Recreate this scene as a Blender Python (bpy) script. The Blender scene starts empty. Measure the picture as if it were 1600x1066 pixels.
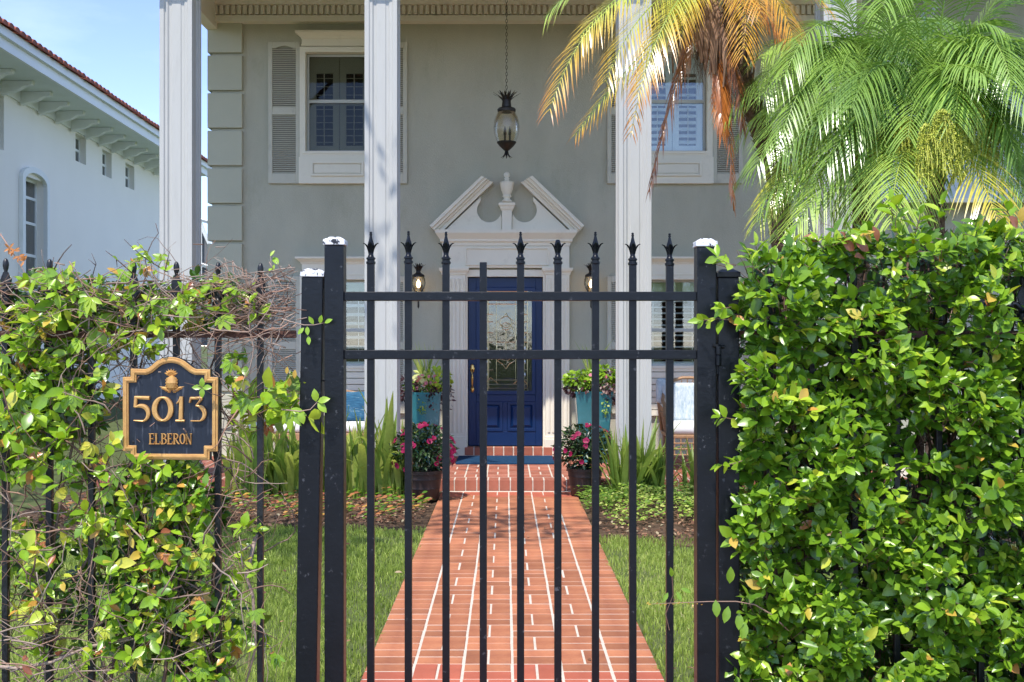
import bpy, math, random
import numpy as np
from mathutils import Vector, Matrix, Euler
R = math.radians
random.seed(7)
rng = np.random.default_rng(7)
sc = bpy.context.scene
col = sc.collection

# ------------------------------------------------------------------ camera, sky, sun, exposure
F, CX, HY, EYE = 1655.0, 790.0, 535.0, 1.47      # measured from the photograph (pixels, metres)
cam_d = bpy.data.cameras.new('camera')
cam = bpy.data.objects.new('camera', cam_d)
col.objects.link(cam)
cam.location = (0, 0, EYE)
cam.rotation_euler = (R(90), 0, 0)
cam_d.sensor_width = 36
cam_d.lens = F / 1600 * 36
cam_d.shift_x = (800 - CX) / 1600
cam_d.shift_y = (HY - 533) / 1600
cam_d.clip_start = 0.05
cam_d.clip_end = 800
sc.camera = cam

SUN = Vector((-0.17, -0.46, 0.87)).normalized()   # towards the sun
elev = math.asin(SUN.z)
w = bpy.data.worlds.new('World')
sc.world = w
w.use_nodes = True
nt = w.node_tree
for n in list(nt.nodes): nt.nodes.remove(n)
sky = nt.nodes.new('ShaderNodeTexSky')
sky.sky_type = 'NISHITA'
sky.sun_disc = False
sky.sun_elevation = elev
sky.sun_rotation = math.atan2(SUN.x, SUN.y)
sky.air_density = 0.9
sky.altitude = 2500
sky.dust_density = 0.0
sky.ozone_density = 3
bg = nt.nodes.new('ShaderNodeBackground')
bg.inputs['Strength'].default_value = 0.15
tc = nt.nodes.new('ShaderNodeTexCoord')
mp = nt.nodes.new('ShaderNodeMapping'); mp.inputs['Scale'].default_value = (1.2, 1.2, 4.0)
nz = nt.nodes.new('ShaderNodeTexNoise'); nz.inputs['Scale'].default_value = 2.3; nz.inputs['Detail'].default_value = 7; nz.inputs['Roughness'].default_value = .6
rp = nt.nodes.new('ShaderNodeValToRGB'); rp.color_ramp.elements[0].position = .5; rp.color_ramp.elements[1].position = .78
rp.color_ramp.elements[0].color = (0, 0, 0, 1); rp.color_ramp.elements[1].color = (.16, .16, .16, 1)
mx = nt.nodes.new('ShaderNodeMix'); mx.data_type = 'RGBA'
mx.inputs['B'].default_value = (5, 5.4, 6, 1)
tn = nt.nodes.new('ShaderNodeMix'); tn.data_type = 'RGBA'; tn.blend_type = 'MULTIPLY'; tn.inputs['Factor'].default_value = 1; tn.inputs['B'].default_value = (1.05, .92, .93, 1)
out = nt.nodes.new('ShaderNodeOutputWorld')
L = nt.links.new
L(tc.outputs['Generated'], mp.inputs[0]); L(mp.outputs[0], nz.inputs['Vector']); L(nz.outputs['Fac'], rp.inputs[0])
L(rp.outputs[0], mx.inputs['Factor']); L(sky.outputs[0], tn.inputs['A']); L(tn.outputs['Result'], mx.inputs['A']); L(mx.outputs['Result'], bg.inputs[0]); L(bg.outputs[0], out.inputs[0])

sd = bpy.data.lights.new('sun', 'SUN')
sun = bpy.data.objects.new('sun', sd)
col.objects.link(sun)
sd.energy = 2.1
sd.angle = R(0.53)
sd.color = (1.0, 0.955, 0.89)
sun.rotation_euler = SUN.to_track_quat('Z', 'Y').to_euler()
sun.location = (-3, -8, 16)

vs = sc.view_settings
vs.view_transform = 'Standard'
vs.look = 'None'
vs.exposure = 1.4
vs.gamma = 1
vs.use_curve_mapping = False
sc.render.engine = 'CYCLES'
sc.cycles.max_bounces = 8
sc.cycles.transparent_max_bounces = 12

# ------------------------------------------------------------------ helpers
def P(px, py, Y):
    """a measured picture point at distance Y in metres"""
    return Vector(((px - CX) / F * Y, Y, EYE + (HY - py) / F * Y))

def tag(o, label=None, cat=None, group=None, kind=None):
    if label: o['label'] = label
    if cat: o['category'] = cat
    if group: o['group'] = group
    if kind: o['kind'] = kind
    return o

def thing(name, loc, label, cat, group=None):
    o = bpy.data.objects.new(name, None)
    o.empty_display_size = .1
    col.objects.link(o)
    o.location = loc
    return tag(o, label, cat, group)

def origin(o):
    v = Vector((0, 0, 0))
    while o is not None:
        v += o.location
        o = o.parent
    return v

def mesh_of(verts, faces, smooth=False, tint=None):
    me = bpy.data.meshes.new('m')
    me.from_pydata([tuple(v) for v in verts], [], faces)
    if smooth:
        me.polygons.foreach_set('use_smooth', [True] * len(me.polygons))
    if tint is not None:
        a = me.attributes.new('tint', 'FLOAT', 'POINT')
        a.data.foreach_set('value', np.asarray(tint, dtype=np.float32))
    return me

def link(name, me, m=None, parent=None, loc=None, rot=None, scale=None, bevel=0, seg=2):
    o = bpy.data.objects.new(name, me)
    col.objects.link(o)
    if m is not None and me is not None and len(me.materials) == 0: me.materials.append(m)
    if parent is not None: o.parent = parent
    if loc is not None: o.location = loc
    if rot is not None: o.rotation_euler = rot
    if scale is not None: o.scale = scale if hasattr(scale, '__len__') else (scale,) * 3
    if bevel:
        b = o.modifiers.new('bevel', 'BEVEL'); b.width = bevel; b.segments = seg; b.limit_method = 'ANGLE'; b.angle_limit = R(35)
    return o

class MB:
    """collects shapes in world coordinates; build() links them as one mesh object"""
    def __init__(s): s.v = []; s.f = []; s.t = []
    def add(s, vs_, fs, tint=0.0):
        n = len(s.v)
        s.v.extend([Vector(v) for v in vs_])
        s.f.extend([tuple(i + n for i in f) for f in fs])
        s.t.extend([tint] * len(vs_) if not hasattr(tint, '__len__') else tint)
        return s
    def box(s, x0, x1, y0, y1, z0, z1, tint=0.0):
        v = [(x0, y0, z0), (x1, y0, z0), (x1, y1, z0), (x0, y1, z0), (x0, y0, z1), (x1, y0, z1), (x1, y1, z1), (x0, y1, z1)]
        return s.add(v, [(0, 3, 2, 1), (4, 5, 6, 7), (0, 1, 5, 4), (1, 2, 6, 5), (2, 3, 7, 6), (3, 0, 4, 7)], tint)
    def prism(s, poly, y0, y1):
        """polygon in x,z extruded along y (y0 is the front)"""
        n = len(poly)
        v = [(x, y0, z) for x, z in poly] + [(x, y1, z) for x, z in poly]
        f = [tuple(range(n)), tuple(range(2 * n - 1, n - 1, -1))]
        f += [(i, i + n, (i + 1) % n + n, (i + 1) % n) for i in range(n)]
        return s.add(v, f)
    def prism_x(s, poly, x0, x1):
        n = len(poly)
        v = [(x0, y, z) for y, z in poly] + [(x1, y, z) for y, z in poly]
        f = [tuple(range(n)), tuple(range(2 * n - 1, n - 1, -1))]
        f += [(i, i + n, (i + 1) % n + n, (i + 1) % n) for i in range(n)]
        return s.add(v, f)
    def prism_z(s, poly, z0, z1):
        n = len(poly)
        v = [(x, y, z0) for x, y in poly] + [(x, y, z1) for x, y in poly]
        f = [tuple(range(n - 1, -1, -1)), tuple(range(n, 2 * n))]
        f += [(i, (i + 1) % n, (i + 1) % n + n, i + n) for i in range(n)]
        return s.add(v, f)
    def ring(s, a, b, y0, y1):
        """band between two polygons of equal length, extruded along y"""
        n = len(a)
        v = [(x, y0, z) for x, z in a] + [(x, y0, z) for x, z in b] + [(x, y1, z) for x, z in a] + [(x, y1, z) for x, z in b]
        f = []
        for i in range(n):
            j = (i + 1) % n
            f += [(i, n + i, n + j, j), (2 * n + i, 2 * n + j, 3 * n + j, 3 * n + i), (i, j, 2 * n + j, 2 * n + i), (n + i, 3 * n + i, 3 * n + j, n + j)]
        return s.add(v, f)
    def lathe(s, prof, cx, cy, n=20, phase=0.0, sx=1, sy=1, tint=0.0):
        v = []; f = []
        for r, z in prof:
            for k in range(n):
                a = 2 * math.pi * k / n + phase
                v.append((cx + r * math.cos(a) * sx, cy + r * math.sin(a) * sy, z))
        for i in range(len(prof) - 1):
            for k in range(n):
                k2 = (k + 1) % n
                f.append((i * n + k, i * n + k2, (i + 1) * n + k2, (i + 1) * n + k))
        f.append(tuple(range(n - 1, -1, -1)))
        f.append(tuple((len(prof) - 1) * n + k for k in range(n)))
        return s.add(v, f, tint)
    def tube(s, pts, rad, n=6, tint=0.0):
        pts = [Vector(p) for p in pts]
        if not hasattr(rad, '__len__'): rad = [rad] * len(pts)
        v = []; f = []; up = Vector((0.13, 0.31, 0.94))
        for i, p in enumerate(pts):
            t = (pts[min(i + 1, len(pts) - 1)] - pts[max(i - 1, 0)])
            if t.length < 1e-9: t = Vector((0, 0, 1))
            t.normalize()
            a = t.cross(up)
            if a.length < .05: a = t.cross(Vector((1, 0, 0)))
            a.normalize(); b = t.cross(a)
            for k in range(n):
                q = 2 * math.pi * k / n
                v.append(p + (a * math.cos(q) + b * math.sin(q)) * rad[i])
        for i in range(len(pts) - 1):
            for k in range(n):
                k2 = (k + 1) % n
                f.append((i * n + k, (i + 1) * n + k, (i + 1) * n + k2, i * n + k2))
        f.append(tuple(range(n))); f.append(tuple((len(pts) - 1) * n + n - 1 - k for k in range(n)))
        return s.add(v, f, tint)
    def crown(s, x0, x1, yw, prof, base=0.0):
        """moulding that returns round both ends: prof = [(z, projection)] against the wall plane yw"""
        v = []; f = []
        for z, p in prof:
            v += [(x0 - p + base, yw, z), (x0 - p + base, yw - p, z), (x1 + p - base, yw - p, z), (x1 + p - base, yw, z)]
        for i in range(len(prof) - 1):
            for k in range(3):
                f.append((4 * i + k, 4 * i + k + 1, 4 * i + 5 + k, 4 * i + 4 + k))
        m = len(prof) - 1
        f.append((3, 2, 1, 0)); f.append((4 * m, 4 * m + 1, 4 * m + 2, 4 * m + 3))
        return s.add(v, f)
    def build(s, name, m, parent=None, smooth=False, bevel=0, seg=2, tint=False):
        o0 = origin(parent) if parent is not None else Vector((0, 0, 0))
        me = mesh_of([v - o0 for v in s.v], s.f, smooth, s.t if tint else None)
        o = link(name, me, m, parent, bevel=bevel, seg=seg)
        if smooth == 'auto':
            me.set_sharp_from_angle(angle=R(40))
        return o

def copy_tree(o, parent=None):
    c = o.copy(); col.objects.link(c)
    if parent is not None: c.parent = parent
    for ch in list(o.children): copy_tree(ch, c)
    return c

def bez(p0, p1, p2, n):
    return [p0 * (1 - t) ** 2 + p1 * 2 * t * (1 - t) + p2 * t * t for t in [i / (n - 1) for i in range(n)]]

# ------------------------------------------------------------------ materials
MATS = {}
def mat(name, c, rough=.6, spec=.5, metal=0, bump=0, bscale=40, var=0, vscale=3, c2=None, dirt=None, dscale=6, damt=.5, rand=0, coat=0, stretch=None, thr=None):
    """procedural paint/stone/metal: two-tone noise, optional second stain colour, optional bump"""
    m = bpy.data.materials.new(name); m.use_nodes = True
    t = m.node_tree; N = t.nodes; K = t.links.new
    b = N['Principled BSDF']
    b.inputs['Roughness'].default_value = rough
    b.inputs['Metallic'].default_value = metal
    b.inputs['Specular IOR Level'].default_value = spec
    if coat: b.inputs['Coat Weight'].default_value = coat; b.inputs['Coat Roughness'].default_value = .15
    tcn = N.new('ShaderNodeTexCoord'); vec = tcn.outputs['Object']
    if stretch:
        mpn = N.new('ShaderNodeMapping'); mpn.inputs['Scale'].default_value = stretch
        K(vec, mpn.inputs[0]); vec = mpn.outputs[0]
    n1 = N.new('ShaderNodeTexNoise'); n1.inputs['Scale'].default_value = vscale; n1.inputs['Detail'].default_value = 8; n1.inputs['Roughness'].default_value = .62
    K(vec, n1.inputs['Vector'])
    r1 = N.new('ShaderNodeValToRGB')
    c2 = c2 or tuple(x * (1 - var) for x in c)
    r1.color_ramp.elements[0].position = .32; r1.color_ramp.elements[1].position = .68
    r1.color_ramp.elements[0].color = (*c2, 1); r1.color_ramp.elements[1].color = (*c, 1)
    K(n1.outputs['Fac'], r1.inputs[0]); res = r1.outputs[0]
    if dirt:
        n2 = N.new('ShaderNodeTexNoise'); n2.inputs['Scale'].default_value = dscale; n2.inputs['Detail'].default_value = 10; n2.inputs['Roughness'].default_value = .7
        K(vec, n2.inputs['Vector'])
        r2 = N.new('ShaderNodeValToRGB'); lo, hi = thr or (.56, .66)
        r2.color_ramp.elements[0].position = lo; r2.color_ramp.elements[1].position = hi
        r2.color_ramp.elements[0].color = (0, 0, 0, 1); r2.color_ramp.elements[1].color = (damt,) * 3 + (1,)
        K(n2.outputs['Fac'], r2.inputs[0])
        mm = N.new('ShaderNodeMix'); mm.data_type = 'RGBA'; mm.inputs['B'].default_value = (*dirt, 1)
        K(r2.outputs[0], mm.inputs['Factor']); K(res, mm.inputs['A']); res = mm.outputs['Result']
    if rand:
        oi = N.new('ShaderNodeObjectInfo'); mr = N.new('ShaderNodeMapRange')
        mr.inputs['To Min'].default_value = 1 - rand; mr.inputs['To Max'].default_value = 1 + rand
        K(oi.outputs['Random'], mr.inputs['Value'])
        hv = N.new('ShaderNodeHueSaturation'); K(mr.outputs[0], hv.inputs['Value']); K(res, hv.inputs['Color']); res = hv.outputs[0]
    K(res, b.inputs['Base Color'])
    if bump:
        n3 = N.new('ShaderNodeTexNoise'); n3.inputs['Scale'].default_value = bscale; n3.inputs['Detail'].default_value = 5
        K(vec, n3.inputs['Vector'])
        bp = N.new('ShaderNodeBump'); bp.inputs['Strength'].default_value = bump; bp.inputs['Distance'].default_value = .01
        K(n3.outputs['Fac'], bp.inputs['Height']); K(bp.outputs[0], b.inputs['Normal'])
    MATS[name] = m
    return m

def leaf_mat(name, stops, rough=.35, trans=.35, spec=.5, rand=0.0):
    """leaf: colour chosen per leaf by the 'tint' attribute; light passes through"""
    m = bpy.data.materials.new(name); m.use_nodes = True
    t = m.node_tree; N = t.nodes; K = t.links.new
    b = N['Principled BSDF']; b.inputs['Roughness'].default_value = rough; b.inputs['Specular IOR Level'].default_value = spec
    a = N.new('ShaderNodeAttribute'); a.attribute_name = 'tint'
    r = N.new('ShaderNodeValToRGB')
    el = r.color_ramp.elements
    el[0].position = stops[0][0]; el[0].color = (*stops[0][1], 1)
    el[1].position = stops[-1][0]; el[1].color = (*stops[-1][1], 1)
    for p, c in stops[1:-1]:
        e = el.new(p); e.color = (*c, 1)
    g = N.new('ShaderNodeNewGeometry')
    nz_ = N.new('ShaderNodeTexNoise'); nz_.inputs['Scale'].default_value = 35; nz_.inputs['Detail'].default_value = 3
    K(g.outputs['Position'], nz_.inputs['Vector'])
    mr = N.new('ShaderNodeMapRange'); mr.inputs['To Min'].default_value = .7; mr.inputs['To Max'].default_value = 1.3
    K(nz_.outputs['Fac'], mr.inputs['Value'])
    hv = N.new('ShaderNodeHueSaturation')
    K(a.outputs['Fac'], r.inputs[0]); K(r.outputs[0], hv.inputs['Color']); K(mr.outputs[0], hv.inputs['Value'])
    K(hv.outputs[0], b.inputs['Base Color'])
    tr = N.new('ShaderNodeBsdfTranslucent')
    hb = N.new('ShaderNodeHueSaturation'); hb.inputs['Saturation'].default_value = 1.05; hb.inputs['Value'].default_value = 1.7
    K(hv.outputs[0], hb.inputs['Color']); K(hb.outputs[0], tr.inputs['Color'])
    ms = N.new('ShaderNodeMixShader'); ms.inputs[0].default_value = trans
    K(b.outputs[0], ms.inputs[1]); K(tr.outputs[0], ms.inputs[2])
    K(ms.outputs[0], N['Material Output'].inputs['Surface'])
    MATS[name] = m
    return m

def glass_mat(name, tintc=(1, 1, 1), refl=.12, rough=.02, bump=0, bscale=20):
    m = bpy.data.materials.new(name); m.use_nodes = True
    t = m.node_tree; N = t.nodes; K = t.links.new
    N.remove(N['Principled BSDF'])
    tr = N.new('ShaderNodeBsdfTransparent'); tr.inputs[0].default_value = (*tintc, 1)
    gl = N.new('ShaderNodeBsdfGlossy'); gl.inputs['Roughness'].default_value = rough
    lw = N.new('ShaderNodeLayerWeight'); lw.inputs['Blend'].default_value = .25
    mr = N.new('ShaderNodeMapRange'); mr.inputs['To Min'].default_value = refl; mr.inputs['To Max'].default_value = 1
    K(lw.outputs['Fresnel'], mr.inputs['Value'])
    if bump:
        n3 = N.new('ShaderNodeTexNoise'); n3.inputs['Scale'].default_value = bscale
        tcn = N.new('ShaderNodeTexCoord'); K(tcn.outputs['Object'], n3.inputs['Vector'])
        bp = N.new('ShaderNodeBump'); bp.inputs['Strength'].default_value = bump; bp.inputs['Distance'].default_value = .01
        K(n3.outputs['Fac'], bp.inputs['Height']); K(bp.outputs[0], gl.inputs['Normal'])
    ms = N.new('ShaderNodeMixShader')
    K(mr.outputs[0], ms.inputs[0]); K(tr.outputs[0], ms.inputs[1]); K(gl.outputs[0], ms.inputs[2])
    K(ms.outputs[0], N['Material Output'].inputs['Surface'])
    MATS[name] = m
    return m

def glow_mat(name, c, s):
    m = bpy.data.materials.new(name); m.use_nodes = True
    b = m.node_tree.nodes['Principled BSDF']
    b.inputs['Base Color'].default_value = (*c, 1); b.inputs['Emission Color'].default_value = (*c, 1); b.inputs['Emission Strength'].default_value = s
    MATS[name] = m
    return m

WALL = mat('grey stucco', (.505, .478, .365), .85, .3, bump=.5, bscale=70, var=.14, vscale=1.3, dirt=(.38, .36, .26), dscale=1.1, damt=.6, stretch=(1.6, 1, .7))
QUO = mat('quoin stucco', (.52, .50, .375), .8, .3, bump=.25, bscale=90, var=.06, vscale=2)
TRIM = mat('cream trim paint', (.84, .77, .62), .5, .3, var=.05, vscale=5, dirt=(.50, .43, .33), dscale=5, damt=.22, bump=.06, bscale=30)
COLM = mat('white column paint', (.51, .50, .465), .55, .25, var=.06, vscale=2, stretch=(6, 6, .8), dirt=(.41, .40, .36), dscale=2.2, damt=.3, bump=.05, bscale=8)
SHUT = mat('sage shutter paint', (.58, .545, .43), .55, .3, var=.08, vscale=6, dirt=(.3, .29, .25), dscale=9, damt=.3)
CEIL = mat('porch ceiling boards', (.55, .48, .41), .7, .3, var=.18, vscale=4, stretch=(.6, 8, 1))
SASH = mat('window sash', (.52, .52, .47), .5, .4, var=.05)
BLIND = mat('interior shutter', (.60, .58, .50), .6, .4, var=.05)
BLINDW = mat('white blind', (.86, .87, .86), .5, .4, var=.05)
VALANCE = mat('window valance', (.50, .54, .30), .8, .2, var=.1)
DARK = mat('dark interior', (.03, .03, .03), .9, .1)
GLASS = glass_mat('window glass', (.92, .95, .93), .07)
SCREEN = glass_mat('screened glass', (.70, .70, .64), .0)
IRON = mat('black painted iron', (.006, .0075, .011), .33, .3, var=.35, vscale=9, dirt=(.10, .105, .115), dscale=38, damt=.6, bump=.08, bscale=60, thr=(.62, .67))
IRON2 = mat('old black iron', (.011, .012, .014), .4, .5, var=.3, vscale=12, dirt=(.055, .04, .032), dscale=14, damt=.5, bump=.15, bscale=80)
RUST = mat('rusty iron', (.13, .065, .048), .8, .2, var=.5, vscale=30, dirt=(.03, .025, .025), dscale=18, damt=.8, bump=.4, bscale=70)
CAPM = mat('flaking white cap', (.78, .79, .80), .5, .4, var=.08, dirt=(.02, .022, .03), dscale=34, damt=1, thr=(.53, .55), bump=.15)
BRICK = mat('terracotta paver', (.47, .185, .088), .7, .3, var=.22, vscale=9, c2=(.33, .115, .06), dirt=(.27, .11, .07), dscale=3, damt=.6, rand=.24, bump=.12, bscale=50)
BRICKD = mat('dark red paver', (.48, .13, .075), .62, .35, var=.2, vscale=7, rand=.08, bump=.12, bscale=50)
BRICKP = mat('porch brick', (.42, .14, .085), .62, .35, var=.22, vscale=9, rand=.16, bump=.15, bscale=50)
MORT = mat('pale mortar', (.66, .58, .48), .85, .2, var=.15, vscale=30, dirt=(.45, .36, .28), dscale=5, damt=.35, bump=.2)
SOIL = mat('bed soil', (.13, .085, .055), .95, .1, var=.5, vscale=14, dirt=(.24, .16, .11), dscale=30, damt=.7, bump=.9, bscale=40)
TURF = mat('turf base', (.105, .135, .045), .95, .1, c2=(.085, .10, .040), vscale=5, dirt=(.17, .15, .08), dscale=10, damt=.5, bump=.8, bscale=50)
PAVE = mat('concrete pavement', (.42, .41, .39), .85, .3, var=.15, vscale=3, bump=.2)
DOORB = mat('royal blue door paint', (.003, .024, .098), .36, .35, var=.12, vscale=3)
BRASS = mat('brass', (.80, .50, .17), .28, .5, metal=1, var=.2, vscale=20)
MATB = mat('blue doormat', (.022, .07, .15), .95, .1, var=.4, vscale=60, bump=.6, bscale=200)
BRONZE = mat('dark bronze', (.045, .036, .028), .45, .5, metal=.6, var=.4, vscale=30, bump=.2)
TURQ = mat('turquoise glaze', (.045, .24, .27), .22, .5, var=.3, vscale=4, dirt=(.16, .42, .42), dscale=7, damt=.5, coat=.4)
POTB = mat('brown plastic pot', (.030, .016, .013), .42, .4, var=.25, vscale=8)
RATT = mat('rattan cane', (.44, .25, .13), .5, .4, var=.3, vscale=30, rand=.1)
CUSHW = mat('white cushion', (.80, .79, .76), .9, .2, var=.04, bump=.2, bscale=60)
CUSHB = mat('pale blue woven cushion', (.68, .72, .73), .9, .2, c2=(.34, .44, .50), vscale=55, bump=.2, bscale=90, stretch=(1, 1, .35))
PILB = mat('blue striped pillow', (.05, .16, .26), .9, .2, c2=(.018, .07, .14), vscale=30, dirt=(.30, .42, .46), dscale=24, damt=.8, stretch=(.4, .4, 2.0))
NWALL = mat('white stucco', (.93, .90, .82), .8, .3, var=.03, vscale=1, bump=.3, bscale=30)
NTRIM = mat('neighbour trim', (.83, .86, .84), .6, .3, var=.04)
NSOF = mat('neighbour soffit', (.74, .80, .75), .7, .3, var=.05)
TILE = mat('clay roof tile', (.36, .115, .07), .8, .2, var=.4, vscale=6, rand=.2)
PSCR = mat('pool screen', (.19, .20, .215), .8, .2, var=.1)
SIGNB = mat('sign face', (.016, .022, .036), .34, .35, var=.35, vscale=10, dirt=(.12, .135, .16), dscale=6, damt=.8, stretch=(14, 1, 1.6), thr=(.56, .70))
GOLD = mat('sign gold paint', (.66, .38, .12), .42, .5, metal=.25, var=.28, vscale=45, c2=(.50, .26, .08), dirt=(.12, .08, .04), dscale=40, damt=.5, thr=(.66, .74))
BARK = mat('palm bark', (.19, .125, .085), .9, .2, c2=(.085, .05, .035), vscale=16, bump=.9, bscale=40)
DEADM = mat('dead frond sheath', (.33, .20, .125), .85, .2, c2=(.15, .085, .055), vscale=9, stretch=(4, 4, .6), bump=.5, bscale=30)
TWIG = leaf_mat('twig bark', [(0, (.10, .06, .042)), (.35, (.20, .125, .09)), (.7, (.38, .29, .23)), (1, (.38, .22, .15))], .8, 0, .2)
LEAF = leaf_mat('broad leaf', [(0, (.038, .090, .008)), (.25, (.095, .205, .014)), (.55, (.27, .44, .025)), (.75, (.48, .58, .05)), (.86, (.55, .50, .06)), (.94, (.62, .26, .07)), (1, (.36, .12, .06))], .32, .20, .6)
PALMM = leaf_mat('palm leaflet', [(0, (.055, .125, .018)), (.25, (.14, .25, .042)), (.45, (.34, .50, .10)), (.6, (.52, .56, .09)), (.74, (.66, .42, .04)), (.87, (.60, .20, .03)), (1, (.17, .085, .045))], .25, .24, .75)
STRAP = leaf_mat('strap leaf', [(0, (.07, .15, .03)), (.5, (.22, .32, .06)), (.8, (.42, .45, .10)), (1, (.55, .50, .22))], .4, .35, .45)
GRASSM = leaf_mat('grass blade', [(0, (.13, .19, .035)), (.5, (.31, .40, .075)), (.8, (.46, .52, .14)), (1, (.48, .44, .22))], .6, .35, .3)
COVERM = leaf_mat('variegated leaf', [(0, (.10, .20, .03)), (.5, (.26, .40, .05)), (.8, (.55, .60, .14)), (1, (.75, .75, .38))], .4, .3, .4)
LITTER = leaf_mat('leaf litter', [(0, (.09, .05, .03)), (.5, (.24, .12, .07)), (.8, (.38, .22, .13)), (1, (.42, .36, .22))], .85, .1, .2)
PLUM = leaf_mat('plum leaf', [(0, (.035, .018, .02)), (.5, (.11, .045, .05)), (1, (.42, .30, .26))], .4, .25, .4)
MAGE = leaf_mat('magenta petal', [(0, (.14, .001, .026)), (.5, (.25, .003, .050)), (1, (.40, .012, .095))], .5, .15, .3)
PINK = leaf_mat('pink petal', [(0, (.75, .16, .25)), (1, (.85, .35, .40))], .5, .3, .3)
FRUIT = leaf_mat('palm fruit', [(0, (.12, .18, .025)), (.5, (.36, .42, .045)), (1, (.62, .62, .10))], .4, .05, .4)
# ------------------------------------------------------------------ ground, path, porch
g = MB(); g.add([(-300, -300, 0), (300, -300, 0), (300, 400, 0), (-300, 400, 0)], [(0, 1, 2, 3)])
tag(g.build('ground', TURF), kind='structure')
g = MB(); g.box(-30, 30, -1.6, 1.6, -.1, .03)
tag(g.build('pavement', PAVE, bevel=.01), kind='structure')
g = MB(); g.box(-40, 40, -11, -3.2, -.1, .008)
tag(g.build('road', mat('asphalt', (.06, .06, .06), .9, .3, bump=.5, bscale=120)), kind='structure')

PC, U = .03, .219                                  # path centre line, paving module
def soil_patch(name, x0, x1, y0, y1, h, ph):
    nx, ny = 60, 26
    v = []; f = []
    for j in range(ny + 1):
        for i in range(nx + 1):
            u, q = i / nx, j / ny
            e = min(u, 1 - u, q * 1.2, 1) * 6
            x = x0 + (x1 - x0) * u; y = y0 + (y1 - y0) * q
            if j == 0: y += .10 * math.sin(x * 2.1 + ph) + .05 * math.sin(x * 7 + ph)
            z = .004 + min(1, e) * (h + .02 * math.sin(x * 9 + y * 5) + random.uniform(-.008, .008))
            v.append((x, y, z))
    for j in range(ny):
        for i in range(nx):
            a = j * (nx + 1) + i
            f.append((a, a + 1, a + nx + 2, a + nx + 1))
    m = MB(); m.add(v, f)
    return tag(m.build(name, SOIL, smooth=True), kind='structure')
soil_patch('mulch_bed', -4.2, PC - 3.02 * U, 8.35, 10.33, .035, 0)
soil_patch('mulch_bed', PC + 3.02 * U, 4.6, 7.75, 10.33, .035, 2)

g = MB(); g.box(PC - 3 * U + .007, PC + 3 * U - .007, 1.62, 10.33, -.08, .0198)
path = tag(g.build('path', MORT), kind='structure')
BW, BL, BH = .0985, .2065, .03
def brick_mesh(w_, l_, h_, jit=.0015):
    m = MB(); e = .003
    x, y = w_ / 2, l_ / 2
    m.add([(-x, -y, 0), (x, -y, 0), (x, y, 0), (-x, y, 0),
           (-x, -y, h_ - e), (x, -y, h_ - e), (x, y, h_ - e), (-x, y, h_ - e),
           (-x + e, -y + e, h_), (x - e, -y + e, h_), (x - e, y - e, h_), (-x + e, y - e, h_)],
          [(0, 1, 5, 4), (1, 2, 6, 5), (2, 3, 7, 6), (3, 0, 4, 7), (4, 5, 9, 8), (5, 6, 10, 9), (6, 7, 11, 10), (7, 4, 8, 11), (8, 9, 10, 11)])
    return mesh_of(m.v, m.f)
bm_v = brick_mesh(BW, BL, BH)
pb = []                                            # (x, y, rotated)
y0 = 4.88 - 15.5 * U
j = 0
rows = []
while True:
    yc = y0 + (j + .5) * U
    if yc > 10.33 - U / 2: break
    rows.append((j, yc)); j += 1
for j, yc in rows:
    for i in range(4):
        xc = PC + (i - 1.5) * U
        if (i + (j - 15)) % 2 == 1:
            pb += [(xc - U / 4, yc, 0), (xc + U / 4, yc, 0)]
        else:
            pb += [(xc, yc - U / 4, 1), (xc, yc + U / 4, 1)]
    for s in (-1, 1):
        pb += [(PC + s * 2.5 * U, yc - U / 4 , 1), (PC + s * 2.5 * U, yc + U / 4, 1)]
pb = [b_ for b_ in pb if b_[1] > 1.7]
vis = sorted([b_ for b_ in pb if b_[1] > 4.45], key=lambda b_: b_[1])
bm_d = bm_v.copy(); bm_v.materials.append(BRICK); bm_d.materials.append(BRICKD)
single, rest = vis[:300], [b_ for b_ in pb if b_[1] <= 4.45] + vis[300:]
for x, y, r_ in single:
    link('brick', bm_d if y < 4.70 else bm_v, None, path,
         (x + random.uniform(-.001, .001), y + random.uniform(-.001, .001), -.0075 + random.uniform(-.0008, .0008)), (0, 0, R(90) * r_ + random.uniform(-.004, .004)))
m = MB()
for x, y, r_ in rest:
    a, b_ = (BL / 2, BW / 2) if r_ else (BW / 2, BL / 2)
    m.box(x - a, x + a, y - b_, y + b_, 0, .0225)
tag(m.build('bricks', BRICKD, path), kind='stuff')

PH = .125                                          # porch floor height
g = MB(); g.box(-4.0, 4.3, 10.350, 12.62, -.05, PH - .0015)
porch = tag(g.build('porch_floor', MORT), kind='structure')
bp = brick_mesh(BW, BL, .112); bp.materials.append(BRICKP)
x = -3.95
while x < 4.2:
    link('brick', bp, None, porch, (x, 10.345 + BL / 2 + random.uniform(-.002, .002), PH - .112), (0, 0, random.uniform(-.005, .005)))
    x += U / 2
bmp = brick_mesh(BW, BL, BH); bmp.materials.append(BRICKP)
m = MB()
for j in range(9):
    yc = 10.565 + (j + .5) * U
    for i in range(-17, 19):
        xc = PC + (i - .5) * U
        ds = [(xc - U / 4, yc, 0), (xc + U / 4, yc, 0)] if (i + j) % 2 else [(xc, yc - U / 4, 1), (xc, yc + U / 4, 1)]
        for a, b_, r_ in ds:
            if -4 < i < 7: link('brick', bmp, None, porch, (a, b_, PH - BH + random.uniform(-.0008, .0008)), (0, 0, R(90) * r_ + random.uniform(-.004, .004)))
            else:
                e, h_ = (BL / 2, BW / 2) if r_ else (BW / 2, BL / 2)
                m.box(a - e, a + e, b_ - h_, b_ + h_, PH - .02, PH)
tag(m.build('bricks', BRICKP, porch), kind='stuff')

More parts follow.
